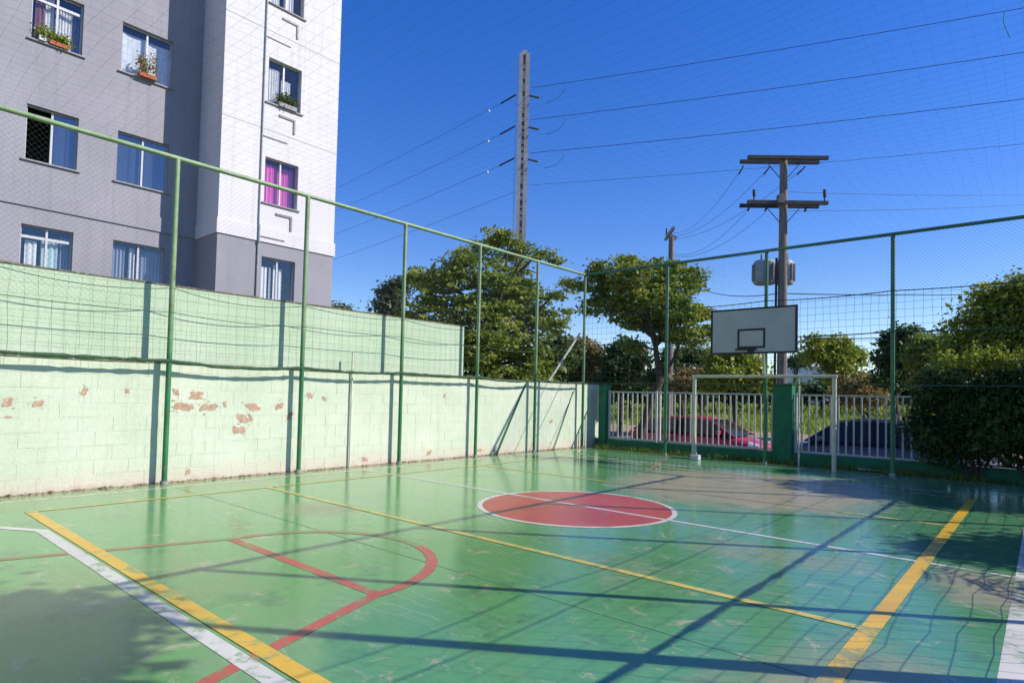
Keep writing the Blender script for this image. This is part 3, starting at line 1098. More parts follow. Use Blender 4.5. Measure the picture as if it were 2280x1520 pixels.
# ------------------------------------------------------------------ street boundary: plinth, pillars, white pickets
RY = 15.10
br = empty('boundary_fence', (-4.0, RY, -0.05), 'white picket railing on a dark green plinth between green pillars', 'fence')
MB().box(-9.85, 6.0, RY - 0.09, RY + 0.09, -0.5, 0.235).build('plinth', M['green_wall'], br, bevel=0.01)
for (xa, xb, zt, lab) in ((-9.70, -9.47, 1.735, 'narrow dark green pillar at the end of the mint wall'), (-4.86, -4.43, 1.80, 'broad dark green pillar behind the goal')):
    o = MB().box(xa, xb, RY - 0.14, RY + 0.14, -0.05, zt).build('pillar', M['green_wall'], br, bevel=0.01)
    o['label'] = lab
    MB().box(xa - 0.01, xb + 0.01, RY - 0.155, RY + 0.155, zt + 0.001, zt + 0.03).build('pillar_cap', M['green_wall'], o)


def section(xa, xb):
    MB().box(xa, xb, RY - 0.018, RY + 0.018, 1.555, 1.595).build('rail', M['white_steel'], br)
    MB().box(xa, xb, RY - 0.018, RY + 0.018, 0.25, 0.29).build('rail', M['white_steel'], br)
    pk = None
    n = int(round((xb - xa) / 0.150))
    for i in range(n + 1):
        x = xa + (xb - xa) * i / n
        if i in (0, n):
            xx_ = xa + 0.024 if i == 0 else xb - 0.024
            MB().box(xx_ - 0.024, xx_ + 0.024, RY - 0.026, RY + 0.026, 0.236, 1.61).build('rail_post', M['white_steel'], br)
            continue
        if pk is None:
            pk = MB().box(x - 0.0165, x + 0.0165, RY - 0.011, RY + 0.011, 0.2905, 1.5545).build('picket', M['white_steel'], br)
            x_first = x
        else:
            o = pk.copy()
            COL.objects.link(o)
            o.parent = br
            o.location = pk.location + Vector((x - x_first, random.uniform(-0.002, 0.002), 0))


section(-9.44, -7.92)
section(-7.86, -4.88)
section(-4.40, -1.50)
section(-1.44, 2.9)
MB().box(-2.38, -2.02, RY - 0.03, RY - 0.0185, 0.93, 0.965).box(-2.38, -2.35, RY - 0.03, RY - 0.0185, 0.9655, 1.20).box(-2.2, -2.17, RY - 0.03, RY - 0.0185, 0.9655, 1.20).build('latch', M['white_steel'], br)
tag(MB().tube([(-3.05, 14.80, 0.02), (-2.20, 14.80, 0.0)], 0.022, 8).build('pipe', M['pale_pipe'], smooth=True), 'pale pipe lying at the foot of the plinth right of the goal', 'pipe')

# ------------------------------------------------------------------ apartment building
BF, BW = -18.0, -16.6      # grey facade plane, white block plane
bld = empty('apartment_building', (-20, 6, -0.6), 'grey and white apartment block rising behind the upper wall', 'building')
TOP = 16.8


def facade(x, y0, y1, z0, z1, holes, depth=0.18):
    yb = sorted({y0, y1} | {h[0] for h in holes} | {h[1] for h in holes})
    zb = sorted({z0, z1} | {h[2] for h in holes} | {h[3] for h in holes})
    b = MB()
    for i in range(len(yb) - 1):
        for j in range(len(zb) - 1):
            cy, cz = (yb[i] + yb[i + 1]) / 2, (zb[j] + zb[j + 1]) / 2
            if any(h[0] < cy < h[1] and h[2] < cz < h[3] for h in holes): continue
            b.quad((x, yb[i], zb[j]), (x, yb[i + 1], zb[j]), (x, yb[i + 1], zb[j + 1]), (x, yb[i], zb[j + 1]))
    for (a, c, lo, hi) in holes:
        xi = x - depth
        b.quad((x, a, lo), (x, a, hi), (xi, a, hi), (xi, a, lo))
        b.quad((x, c, hi), (x, c, lo), (xi, c, lo), (xi, c, hi))
        b.quad((x, a, lo), (xi, a, lo), (xi, c, lo), (x, c, lo))
        b.quad((x, a, hi), (x, c, hi), (xi, c, hi), (xi, a, hi))
    return b


FLOORS = [(3.86, 5.15), (6.68, 7.99), (9.55, 10.85), (12.41, 13.70)]
gh = [(3.13, 4.15, a, b) for a, b in FLOORS] + [(5.0, 6.22, a, b) for a, b in FLOORS] + [(-0.6, 0.5, a, b) for a, b in FLOORS]
wh = [(8.24, 9.26, a, b) for a, b in FLOORS]
gf = facade(BF, -4.0, 6.999, -0.6, TOP, gh)
gf.quad((BF, -4, -0.6), (BF, -4, TOP), (-30, -4, TOP), (-30, -4, -0.6))
gf.quad((-30, -4, -0.6), (-30, -4, TOP), (-30, 10.52, TOP), (-30, 10.52, -0.6))
gf.quad((-30, 10.52, -0.6), (-30, 10.52, TOP), (BF, 10.52, TOP), (BF, 10.52, -0.6))
gf.build('grey_wall', M['grey_render'], bld)
wf = facade(BW, 7.0, 10.52, 5.55, TOP, [h for h in wh if h[2] > 5.5])
wf.quad((BW, 7.0, 5.55), (BW, 7.0, TOP), (BF, 7.0, TOP), (BF, 7.0, 5.55))
wf.quad((BW, 10.52, TOP), (BW, 10.52, 5.55), (BF, 10.52, 5.55), (BF, 10.52, TOP))
wf.build('white_wall', M['white_render'], bld)
lf = facade(BW, 7.0, 10.50, -0.6, 5.549, [wh[0]])
lf.quad((BW, 7.0, -0.6), (BW, 7.0, 5.549), (BF, 7.0, 5.549), (BF, 7.0, -0.6))
lf.quad((BW, 10.50, 5.549), (BW, 10.50, -0.6), (BF, 10.50, -0.6), (BF, 10.50, 5.549))
lf.build('grey_wall', M['grey_render'], bld)
rf = MB().box(-30.1, BF + 0.1, -4.1, 10.6, TOP + 0.001, TOP + 0.25).box(BF + 0.1005, BW + 0.1, 6.9, 10.6, TOP + 0.001, TOP + 0.25)
rf.build('roof', M['concrete'], bld)
# proud string courses
MB().box(BW + 0.0005, BW + 0.035, 6.965, 10.555, 5.552, 5.955).box(BF, BW, 6.965, 6.9995, 5.552, 5.955).build('string_course', M['white_render'], bld)
MB().box(BF + 0.0005, BF + 0.035, -4, 6.96, 5.575, 5.965).build('string_course', M['grey_render'], bld)
# floor seams above, hardly visible
for zf in (8.75, 11.6):
    MB().box(BW + 0.0005, BW + 0.005, 7.0, 10.52, zf, zf + 0.012).build('floor_seam', M['sill'], bld)
MB().tube([(BW + 0.03, 8.11, -0.5), (BW + 0.03, 8.11, 5.5)], 0.028, 8).tube([(BW + 0.066, 8.11, 5.5), (BW + 0.066, 8.11, 6.0)], 0.028, 8).tube([(BW + 0.03, 8.11, 6.0), (BW + 0.03, 8.11, TOP)], 0.020, 8).build('drain_pipe', M['grey_metal'], bld, smooth=True)
for i, zf in enumerate((6.42, 9.28, 12.13)):
    MB().box(BW + 0.0005, BW + 0.03, 8.60, 9.10, zf - 0.03, zf + 0.03).box(BW + 0.0005, BW + 0.03, 9.045, 9.10, zf - 0.40, zf - 0.0305).build('ac_trim', M['pipe'], bld)
    MB().box(BW + 0.0005 if i else BW + 0.0355, BW + (0.02 if i else 0.055), 8.145, 8.88, zf - 0.745, zf - 0.715).build('drip_strip', M['pipe'], bld)
MB().box(BF - 0.4, BF + 0.01, 6.99, 7.0, 0, 1)




def curtain(x, y0, y1, z0, z1, mat, parent, folds=7, amp=0.03, seed=0):
    r_ = random.Random(seed)
    b = MB()
    n = folds * 6
    ph = r_.uniform(0, 6)
    P = [(x + amp * math.sin(ph + 2 * math.pi * folds * i / n + 0.7 * math.sin(i * 0.9)), y0 + (y1 - y0) * i / n) for i in range(n + 1)]
    for i in range(n):
        b.quad((P[i][0], P[i][1], z0), (P[i + 1][0], P[i + 1][1], z0), (P[i + 1][0], P[i + 1][1], z1), (P[i][0], P[i][1], z1))
    return b.build('curtain', mat, parent, smooth=True)  # real curtains and the added sky tint sheets


def window(x, y0, y1, z0, z1, glass, curts, open_left=False, bar=False, sill=True):
    xf = x - 0.13
    b = MB()
    w = 0.028
    b.box(xf - 0.03, xf + 0.03, y0 + 0.001, y0 + w, z0 + 0.001, z1 - 0.001).box(xf - 0.03, xf + 0.03, y1 - w, y1 - 0.001, z0 + 0.001, z1 - 0.001)
    b.box(xf - 0.03, xf + 0.03, y0 + w, y1 - w, z0 + 0.001, z0 + w).box(xf - 0.03, xf + 0.03, y0 + w, y1 - w, z1 - w, z1 - 0.001)
    ym = (y0 + y1) / 2
    b.box(xf - 0.022, xf + 0.034, ym - 0.022, ym + 0.022, z0 + w, z1 - w)
    if bar: b.box(xf - 0.02, xf + 0.032, y0 + w, y1 - w, z1 - 0.30, z1 - 0.235)
    f = b.build('window', M['frame_white'], bld)
    if not open_left:
        MB().box(xf - 0.004, xf + 0.004, y0 + w, ym - 0.022, z0 + w, z1 - w).build('pane', glass, f)
    MB().box(xf + 0.006, xf + 0.014, ym + 0.022, y1 - w, z0 + w, z1 - w).build('pane', glass, f)
    if sill:
        MB().box(x - 0.17, x + 0.05, y0 - 0.07, y1 + 0.07, z0 - 0.035, z0 - 0.0005).build('sill', M['sill'], f)
    # room behind
    rb = MB()
    X0 = x - 0.181
    X1 = x - 1.3
    rb.quad((X1, y0 - .4, z0 - .5), (X1, y1 + .4, z0 - .5), (X1, y1 + .4, z1 + .3), (X1, y0 - .4, z1 + .3))
    rb.quad((X0, y0 - .4, z0 - .5), (X0, y0 - .4, z1 + .3), (X1, y0 - .4, z1 + .3), (X1, y0 - .4, z0 - .5))
    rb.quad((X0, y1 + .4, z0 - .5), (X1, y1 + .4, z0 - .5), (X1, y1 + .4, z1 + .3), (X0, y1 + .4, z1 + .3))
    rb.quad((X0, y0 - .4, z1 + .3), (X0, y1 + .4, z1 + .3), (X1, y1 + .4, z1 + .3), (X1, y0 - .4, z1 + .3))
    rb.quad((X0, y0 - .4, z0 - .5), (X1, y0 - .4, z0 - .5), (X1, y1 + .4, z0 - .5), (X0, y1 + .4, z0 - .5))
    rb.build('room', M['dark_room'], f)
    for i, (f0, f1, top, m, folds) in enumerate(curts):
        curtain(x - 0.22 - 0.03 * i, y0 + (y1 - y0) * f0, y0 + (y1 - y0) * f1, z0 + 0.02, z0 + (z1 - z0) * top, m, f, folds, 0.022, i + int(y0 * 10 + z0))
    return f


CW, CP, CB = M['curtain_white'], M['curtain_pink'], M['curtain_blue']
# grey facade, first column (from the bottom)
window(BF, 3.13, 4.15, *FLOORS[0], M['glass'], [(0.12, 0.34, 0.75, CW, 2), (0.42, 0.75, 0.80, M['curtain_mint'], 3), (0.78, 0.99, 0.9, CB, 3)], bar=True)
window(BF, 3.13, 4.15, *FLOORS[1], M['glass_blue'], [(0.5, 0.99, 1, M['sky_tint_sheet'], 2)], open_left=True)  # grey-blue sheet stands in for sky reflected in the pane
window(BF, 3.13, 4.15, *FLOORS[2], M['glass'], [(0.10, 0.28, 1, M['curtain_red'], 2), (0.22, 0.46, 1, CW, 3), (0.50, 0.84, 0.9, CW, 6), (0.80, 0.99, 0.9, CB, 2)], bar=True)
window(BF, 3.13, 4.15, *FLOORS[3], M['glass'], [(0.1, 0.9, 1, CW, 8)])
# second column
window(BF, 5.0, 6.22, *FLOORS[0], M['glass'], [(0.02, 0.28, 0.93, CB, 4), (0.36, 0.48, 0.93, CW, 1), (0.52, 0.98, 0.93, CB, 6)])
window(BF, 5.0, 6.22, *FLOORS[1], M['glass_blue'], [(0.0, 0.99, 1, M['sky_tint_sheet'], 4), (0.78, 0.98, 1, CB, 2)])
window(BF, 5.0, 6.22, *FLOORS[2], M['glass'], [(0.0, 0.5, 0.88, M['shutter'], 1), (0.5, 1.0, 0.88, M['shutter'], 1)])
window(BF, 5.0, 6.22, *FLOORS[3], M['glass'], [(0.05, 0.95, 1, CW, 8)])
for i in range(4):
    window(BF, -0.6, 0.5, *FLOORS[i], M['glass_blue'], [(0.1, 0.9, 1, CW, 7)])
# white block
window(BW, 8.24, 9.26, *FLOORS[0], M['glass'], [(0.05, 0.28, 0.80, CW, 2), (0.34, 0.40, 0.82, CW, 1), (0.48, 0.62, 0.9, CW, 1), (0.66, 0.76, 0.84, CW, 1)])
window(BW, 8.24, 9.26, *FLOORS[1], M['glass'], [(0.02, 0.36, 0.90, CP, 3), (0.37, 0.47, 0.90, CP, 1), (0.50, 0.97, 0.92, CP, 5)])
window(BW, 8.24, 9.26, *FLOORS[2], M['glass'], [(0.05, 0.42, 0.85, CW, 5), (0.5, 0.78, 0.7, CW, 4)])
window(BW, 8.24, 9.26, *FLOORS[3], M['glass'], [(0.05, 0.35, 1, CW, 4), (0.5, 0.8, 1, CW, 4)])


# ------------------------------------------------------------------ foliage
def leaf_quads(P, N_, size, jitter=1.0, aspect=0.55):
    """P (n,3) centres, size (n,) -> vertices of bent leaf quads"""
    n = len(P)
    a = rng.normal(size=(n, 3)); a /= np.linalg.norm(a, axis=1)[:, None]
    nn = N_ + jitter * rng.normal(size=(n, 3)); nn /= np.linalg.norm(nn, axis=1)[:, None]
    t = np.cross(nn, a); t /= np.linalg.norm(t, axis=1)[:, None] + 1e-9
    b = np.cross(nn, t)
    s = size[:, None]
    return np.stack([P - t * s, P + b * s * aspect, P + t * s, P - b * s * aspect], 1).reshape(-1, 3)


def crown(lobes, n_spray, per, leaf, flat=0.45, spread=0.32, tone_bias=0.0, shell=0.6):
    """lobes: (centre, rx, ry, rz). sprays of leaves set through and on the lobes"""
    vol = np.array([l[1] * l[2] * l[3] for l in lobes]) ** (0.62)
    pick = rng.choice(len(lobes), n_spray, p=vol / vol.sum())
    C = np.array([tuple(l[0]) for l in lobes])[pick]
    R = np.array([l[1:4] for l in lobes])[pick]
    d = rng.normal(size=(n_spray, 3)); d /= np.linalg.norm(d, axis=1)[:, None]
    rad = np.clip(rng.uniform(0, 1, n_spray) ** shell, 0.15, 1)[:, None] * rng.uniform(0.85, 1.12, (n_spray, 1))
    SC = C + d * R * rad
    tone = np.clip(rng.normal(0.45 + tone_bias, 0.25, n_spray), 0, 1)
    sp_r = spread * rng.uniform(0.5, 1.4, n_spray)
    P = np.repeat(SC, per, 0) + rng.normal(size=(n_spray * per, 3)) * np.repeat(sp_r, per)[:, None] * np.array([1, 1, flat]) * 0.6
    up = np.repeat(d, per, 0) * 0.5 + np.array([0, 0, 0.8])
    sz = leaf * np.exp(rng.normal(0, 0.32, n_spray * per))
    V = leaf_quads(P, up, sz)
    T = np.clip(np.repeat(tone, per) + rng.normal(0, 0.15, n_spray * per), 0, 1)
    return V, np.arange(len(V)).reshape(-1, 4), T, SC


def tree(name, base, top, trunk_r, lobes, mat, n_spray, per, leaf, label, cat='tree', group=None, limbs=16, wob=1.0, tmin=0.45, **kw):
    base = Vector(base); top = Vector(top)
    root = empty(name, tuple(base), label, cat, group)
    V, F, T, SC = crown(lobes, n_spray, per, leaf, **kw)
    mb_ = MB()
    mid = base.lerp(top, 0.5) + Vector((random.uniform(-.12, .12), random.uniform(-.12, .12), 0)) * (top - base).length * 0.4 * wob
    trunk = [base + Vector((0, 0, -0.1)), base.lerp(mid, 0.5) + Vector((0.04, 0.02, 0)) * wob, mid, mid.lerp(top, 0.6), top]
    mb_.tube(trunk, [trunk_r * 1.25, trunk_r, trunk_r * 0.8, trunk_r * 0.55, trunk_r * 0.25], 9)
    if limbs:
        idx = rng.choice(len(SC), min(limbs, len(SC)), replace=False)
        for i in idx:
            e = Vector(SC[i])
            t = random.uniform(tmin, 0.98)
            s = base.lerp(top, t) if t < 0.5 else mid.lerp(top, (t - 0.5) * 2)
            if e.z < s.z - 0.3 and tmin < 0.8: s = base.lerp(mid, 0.9)
            m = s.lerp(e, 0.5) + Vector((random.uniform(-.1, .1), random.uniform(-.1, .1), random.uniform(0, .2)))
            mb_.tube([s, m, e], [trunk_r * 0.38, trunk_r * 0.22, trunk_r * 0.08], 5)
    mb_.build('trunk', M['bark'], root, smooth=True)
    np_mesh('crown', V, F, mat, root, attr=T)
    return root


def lobes_at(depth, lst, dj=0.8, zf=0.85):
    out = []
    for (px, py, r) in lst:
        m = r * depth / 1365.73
        p = at(px, py, depth + random.uniform(-dj, dj))
        out.append((p, m, m, m * zf))
    return out


GZ = -0.72
# big tree behind the end of the wall
L1 = [(1100, 512, 13), (1135, 516, 12), (1112, 530, 28), (1072, 552, 24), (1020, 560, 12), (1272, 650, 8), (1262, 690, 12), (915, 595, 14), (1150, 560, 42), (1200, 568, 22), (1232, 582, 14), (1010, 612, 48), (935, 620, 36), (1080, 620, 70), (1150, 640, 62), (1212, 660, 24), (1240, 655, 12),
      (950, 680, 58), (1040, 700, 80), (1130, 700, 75), (1200, 715, 46), (1240, 725, 22), (1100, 780, 90), (1000, 770, 70), (1170, 800, 62), (1060, 850, 90), (1190, 850, 60), (960, 640, 50), (1040, 575, 24)]
b1 = at(1085, 900, 24); b1.z = GZ
tree('broad_tree', b1, at(1110, 600, 24), 0.28, lobes_at(24, L1, 1.2), M['leaf_mid'], 1150, 40, 0.070, 'big spreading green tree behind the right end of the mint wall', limbs=40, flat=0.22, spread=0.33, shell=0.45)
L1b = [(872, 650, 30), (855, 682, 22), (892, 632, 20), (880, 700, 40), (870, 760, 40)]
b = at(880, 900, 30); b.z = GZ
tree('tree', b, at(878, 690, 30), 0.15, lobes_at(30, L1b, 0.6), M['leaf_grey'], 300, 20, 0.10, 'small greyish tree peeping out left of the big spreading tree', limbs=8)
b = at(757, 900, 27); b.z = GZ
tree('bush', b, at(757, 700, 27), 0.08, lobes_at(27, [(752, 690, 16), (765, 700, 18), (745, 720, 20)], 0.4), M['leaf_dark'], 120, 16, 0.08, 'small dark bush just right of the apartment block above the wall', 'bush', limbs=5)
# leaning tree on the pavement
L2 = [(1296, 640, 18), (1270, 632, 9), (1335, 622, 34), (1330, 600, 18), (1400, 602, 38), (1475, 604, 42), (1405, 583, 16), (1535, 618, 26), (1548, 640, 20), (1340, 668, 30), (1392, 690, 38), (1455, 680, 48), (1525, 690, 42), (1560, 700, 24),
      (1485, 735, 34), (1430, 722, 26), (1530, 745, 36), (1415, 770, 18), (1400, 645, 52), (1480, 650, 50), (1310, 690, 14), (1590, 735, 20)]
b = Vector((-9.86, 17.25, -0.455))
t2 = empty('street_tree', tuple(b), 'leaning street tree with a layered crown on the pavement left of the goal', 'tree')
V, F, T, SC = crown(lobes_at(19.8, L2, 0.7), 640, 38, 0.060, flat=0.24, spread=0.29, shell=0.45)
mb_ = MB()
k1, k2, k3, k4 = at(1445, 905, 19.3), at(1470, 850, 19.5), at(1462, 790, 19.6), at(1450, 700, 19.6)
mb_.tube([b + Vector((0, 0, -0.1)), b.lerp(k1, 0.5), k1, k2, k3, k4], [0.17, 0.14, 0.12, 0.11, 0.09, 0.04], 9)
mb_.tube([k2, at(1505, 790, 19.6), at(1525, 720, 19.8)], [0.07, 0.05, 0.02], 7)
for i in rng.choice(len(SC), 26, replace=False):
    e = Vector(SC[i]); s = k3.lerp(k4, random.uniform(0, 1))
    mb_.tube([s, s.lerp(e, 0.5) + Vector((0, 0, 0.1)), e], [0.045, 0.028, 0.01], 5)
mb_.build('trunk', M['bark'], t2, smooth=True)
np_mesh('crown', V, F, M['leaf_mid'], t2, attr=T)

BG = 'trees and bushes across the street'
spec = [
    # px, depth, lobes, mat, sprays, per, leaf, name, label, category
    (1222, 34, [(1215, 775, 26), (1245, 760, 24), (1230, 800, 40), (1205, 820, 36), (1262, 800, 34), (1225, 850, 45)], 'leaf_dark', 420, 18, 0.11, 'tree', 'dark dull tree between the big spreading tree and the corner post', 'tree'),
    (1300, 36, [(1285, 765, 20), (1310, 785, 30), (1285, 810, 36), (1335, 800, 26), (1300, 850, 45)], 'leaf_tan', 400, 18, 0.11, 'tree', 'brownish green tree right behind the corner post', 'tree'),
    (1378, 34, [(1365, 790, 22), (1390, 772, 26), (1375, 820, 36), (1405, 830, 36), (1350, 850, 34), (1420, 800, 30)], 'leaf_dark', 420, 18, 0.10, 'tree', 'dark green tree below the left edge of the leaning street tree', 'tree'),
    (1520, 32, [(1490, 800, 34), (1530, 790, 34), (1565, 800, 34), (1510, 840, 36), (1460, 840, 30), (1560, 850, 36)], 'leaf_dark', 420, 18, 0.10, 'tree', 'dark tree in the shade behind the trunk of the leaning tree', 'tree'),
    (1640, 25, [(1600, 800, 30), (1640, 792, 30), (1670, 808, 26), (1625, 835, 34), (1670, 840, 32), (1590, 850, 34), (1705, 850, 22)], 'leaf_yellow', 460, 20, 0.075, 'bush', 'yellow green bush seen through the goal below the backboard', 'bush'),
    (1560, 27, [(1540, 840, 26), (1570, 850, 30), (1520, 858, 24)], 'leaf_tan', 200, 18, 0.08, 'bush', 'reddish brown bush behind the left goal post', 'bush'),
    (1768, 60, [(1785, 800, 14), (1795, 795, 12), (1772, 805, 12)], 'leaf_dark', 120, 14, 0.16, 'tree', 'small far dark tree standing before the far white house', 'tree'),
    (1855, 30, [(1812, 760, 18), (1840, 768, 24), (1875, 775, 28), (1905, 795, 22), (1850, 800, 34), (1815, 790, 18), (1870, 830, 34), (1900, 845, 30)], 'leaf_yellow', 480, 20, 0.085, 'tree', 'round yellow green tree right of the backboard', 'tree'),
    (1930, 27, [(1925, 850, 26), (1900, 860, 28), (1950, 870, 26), (1880, 880, 26), (1935, 885, 26)], 'leaf_tan', 320, 18, 0.08, 'bush', 'tan and olive bush above the railing right of the goal', 'bush'),
    (2000, 24, [(1985, 765, 26), (1975, 800, 26), (2010, 745, 26), (2000, 830, 40), (1970, 845, 24), (2025, 790, 34)], 'leaf_dark', 420, 20, 0.08, 'tree', 'dark round tree behind the rightmost visible fence post', 'tree'),
    (2080, 22, [(2060, 765, 26), (2095, 770, 28), (2060, 800, 34), (2100, 810, 34), (2070, 845, 34)], 'leaf_mid', 420, 20, 0.07, 'tree', 'mid green tree between the dark round tree and the tall yellow tree', 'tree'),
]
for (px, dep, lob, mt, ns, per, lf_, nm, lab, cat) in spec:
    b = at(px, 900, dep)
    b.z = float(np.interp(b.y, ys, zs)) if b.y > 28 else -0.6
    tops = at(px, min(l[1] for l in lob) + 20, dep)
    tree(nm, b, tops, 0.12, lobes_at(dep, lob, 0.8), M[mt], ns, per, lf_, lab, cat, limbs=14, flat=0.55, spread=0.34 * dep / 28, group=BG)
# bushes lower on the bank, dark, read through the pickets
for i, (px, dep, r, lab) in enumerate([(1400, 48, 26, 'dark far thicket seen through the pickets left of the goal'), (1590, 52, 26, 'dark far thicket seen through the pickets inside the left half of the goal'),
                                       (1690, 52, 28, 'dark far thicket seen through the pickets just left of the broad pillar'), (1830, 52, 30, 'dark far thicket seen through the pickets beside the right goal post'),
                                       (1990, 46, 34, 'dark far thicket behind the railing right of the goal'), (1490, 56, 26, 'dark far thicket behind the red car roof')]):
    b = at(px, 890, dep)
    b.z = float(np.interp(b.y, ys, zs))
    lob = [(px - 40, 872, r), (px, 868, r), (px + 40, 874, r), (px + 75, 876, r * .8), (px - 70, 876, r * .8)]
    tree('thicket', b, at(px, 860, dep), 0.1, lobes_at(dep, lob, 1.0), M['leaf_dark'], 260, 14, 0.17, lab, 'thicket', limbs=6, flat=0.7, spread=0.6, group='thickets on the bank')

# distant tree line all the way round the horizon, one mass
V_, F_, T_ = [], [], []
lob = []
for i in range(170):
    a = math.radians(-100 + i * 1.0)
    # from the right of the camera round to the left and behind the building
    r = random.uniform(120, 170)
    d = math.radians(90) + math.radians(i * 1.3 - 60)
    c = Vector((r * math.cos(d), r * math.sin(d), 1.5 + random.uniform(0, 1.5)))
    if c.y < 30: continue
    lob.append((c, random.uniform(3, 6), random.uniform(3, 6), random.uniform(2.2, 3.6)))
V, F, T, SC = crown(lob, 4200, 12, 0.55, flat=0.8, spread=1.6)
tag(np_mesh('far_woods', V, F, M['leaf_dark'], attr=T), 'far low line of woods along the horizon', 'woods', kind='stuff')

# clipped hedge right of the goal, between the court fence and the railing
hl = []
for x, y, z, r, rz in ((-1.50, 15.0, 1.0, 0.50, 0.75), (-1.35, 14.9, 1.7, 0.45, 0.40), (-1.25, 14.75, 0.65, 0.55, 0.5), (-0.7, 14.9, 1.55, 0.70, 0.62), (-0.6, 14.9, 0.8, 0.70, 0.6),
                       (0.1, 14.9, 1.55, 0.75, 0.66), (0.2, 14.9, 0.8, 0.7, 0.6), (0.9, 15.0, 1.6, 0.8, 0.66), (0.9, 15.0, 0.8, 0.7, 0.6), (1.8, 15.1, 1.6, 0.9, 0.8), (2.7, 15.2, 1.6, 0.9, 0.9), (1.8, 15.1, 0.7, 0.9, 0.6), (2.8, 15.2, 0.7, 0.9, 0.6)):
    hl.append((Vector((x - 0.25, y, z + (0.12 + 0.10 * math.sin(x * 2.3) if z > 1.2 else 0.05))), r, r * 0.8, rz))
hroot = empty('hedge', (0.2, 14.9, -0.05), 'big dark rounded hedge with a sunlit top right of the goal', 'hedge')
V, F, T, SC = crown(hl, 3400, 24, 0.036, flat=0.7, spread=0.14, shell=0.45)
np_mesh('foliage', V, F, M['leaf_hedge'], hroot, attr=T)
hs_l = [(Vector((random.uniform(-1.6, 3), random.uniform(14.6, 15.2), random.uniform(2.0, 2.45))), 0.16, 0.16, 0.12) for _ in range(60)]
hs_r = [(Vector((random.uniform(-2.25, -1.9), random.uniform(14.7, 15.1), random.uniform(0.7, 1.9))), 0.12, 0.12, 0.16) for _ in range(10)]
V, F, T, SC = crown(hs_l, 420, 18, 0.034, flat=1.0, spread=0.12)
np_mesh('sunlit_top_leaves', V, F, M['leaf_yellow'], hroot, attr=T)  # yellow leaves paint the sunlit strip along the hedge top
st = MB()
for x in (-1.2, -1.0, -0.3, 0.4, 1.1, 1.9, 2.7):
    for k in range(3):
        x2 = x + random.uniform(-.3, .3)
        st.tube([(x + 0.04 * k, 14.85, -0.05), (x2, 14.85 + random.uniform(-.1, .1), 0.5), (x2 + random.uniform(-.3, .3), 14.9, 1.2)], [0.03, 0.02, 0.012], 6)
st.build('stems', M['bark'], hroot, smooth=True)

# tall yellow green tree over the hedge, reaching out of the frame
ly = [(Vector(p), r, r, r * .85) for p, r in (((-1.0, 18.2, 3.25), 0.9), ((-0.4, 18.2, 4.0), 0.6), ((-0.9, 18.0, 3.9), 0.4), ((-0.9, 18.3, 2.5), 0.9), ((-0.3, 18.2, 3.6), 0.9), ((0.6, 18.0, 3.7), 1.1), ((0.2, 18.2, 2.7), 1.1), ((1.6, 17.8, 3.8), 1.2), ((1.4, 17.8, 2.7), 1.2), ((-1.5, 18.2, 2.6), 0.5))]
tree('tree', (0.6, 18.1, -0.6), (0.7, 18.0, 3.6), 0.16, ly, M['leaf_yellow'], 2600, 26, 0.046, 'tall yellow green tree rising over the hedge at the right edge', limbs=20, flat=0.55, spread=0.26)
lb = [(Vector(p), r, r, r * .8) for p, r in (((2.9, 15.0, 4.6), 1.0), ((3.6, 15.4, 4.9), 1.1), ((2.3, 14.4, 4.0), 0.8), ((3.4, 14.5, 4.0), 1.0), ((4.5, 15.0, 4.6), 1.0), ((2.6, 13.6, 3.4), 0.7), ((1.9, 15.0, 3.6), 0.7))]
tree('tree', (3.2, 15.0, -0.05), (3.2, 15.0, 4.6), 0.15, lb, M['leaf_mid'], 900, 22, 0.06, 'leafy tree just outside the right fence near its far end', limbs=20, flat=0.5, spread=0.28)
lb = [(Vector(p), r, r, r * .6) for p, r in (((5.6, 11.6, 4.7), 0.95), ((5.0, 11.2, 5.0), 0.55), ((6.3, 12.1, 5.0), 0.9), ((5.3, 12.0, 4.5), 0.6))]
tree('tree', (5.9, 11.8, -0.05), (5.8, 11.7, 4.7), 0.12, lb, M['leaf_mid'], 420, 22, 0.06, 'leafy tree outside the right fence, second from its far end', limbs=14, flat=0.4, spread=0.28)
lb = [(Vector(p), r, r, r * .55) for p, r in (((1.55, 4.9, 5.45), 0.55), ((0.95, 4.55, 5.4), 0.45), ((2.0, 5.0, 5.75), 0.5), ((2.1, 4.5, 5.3), 0.45), ((1.6, 4.2, 5.5), 0.5), ((0.5, 4.3, 5.6), 0.35))]
tree('slender_tree', (1.50, 5.22, -0.05), (1.46, 5.14, 5.5), 0.085, lb, M['leaf_mid'], 420, 22, 0.06, 'slender tree with a bare straight trunk beside the right fence', limbs=14, flat=0.4, spread=0.28, wob=0.0, tmin=0.9)
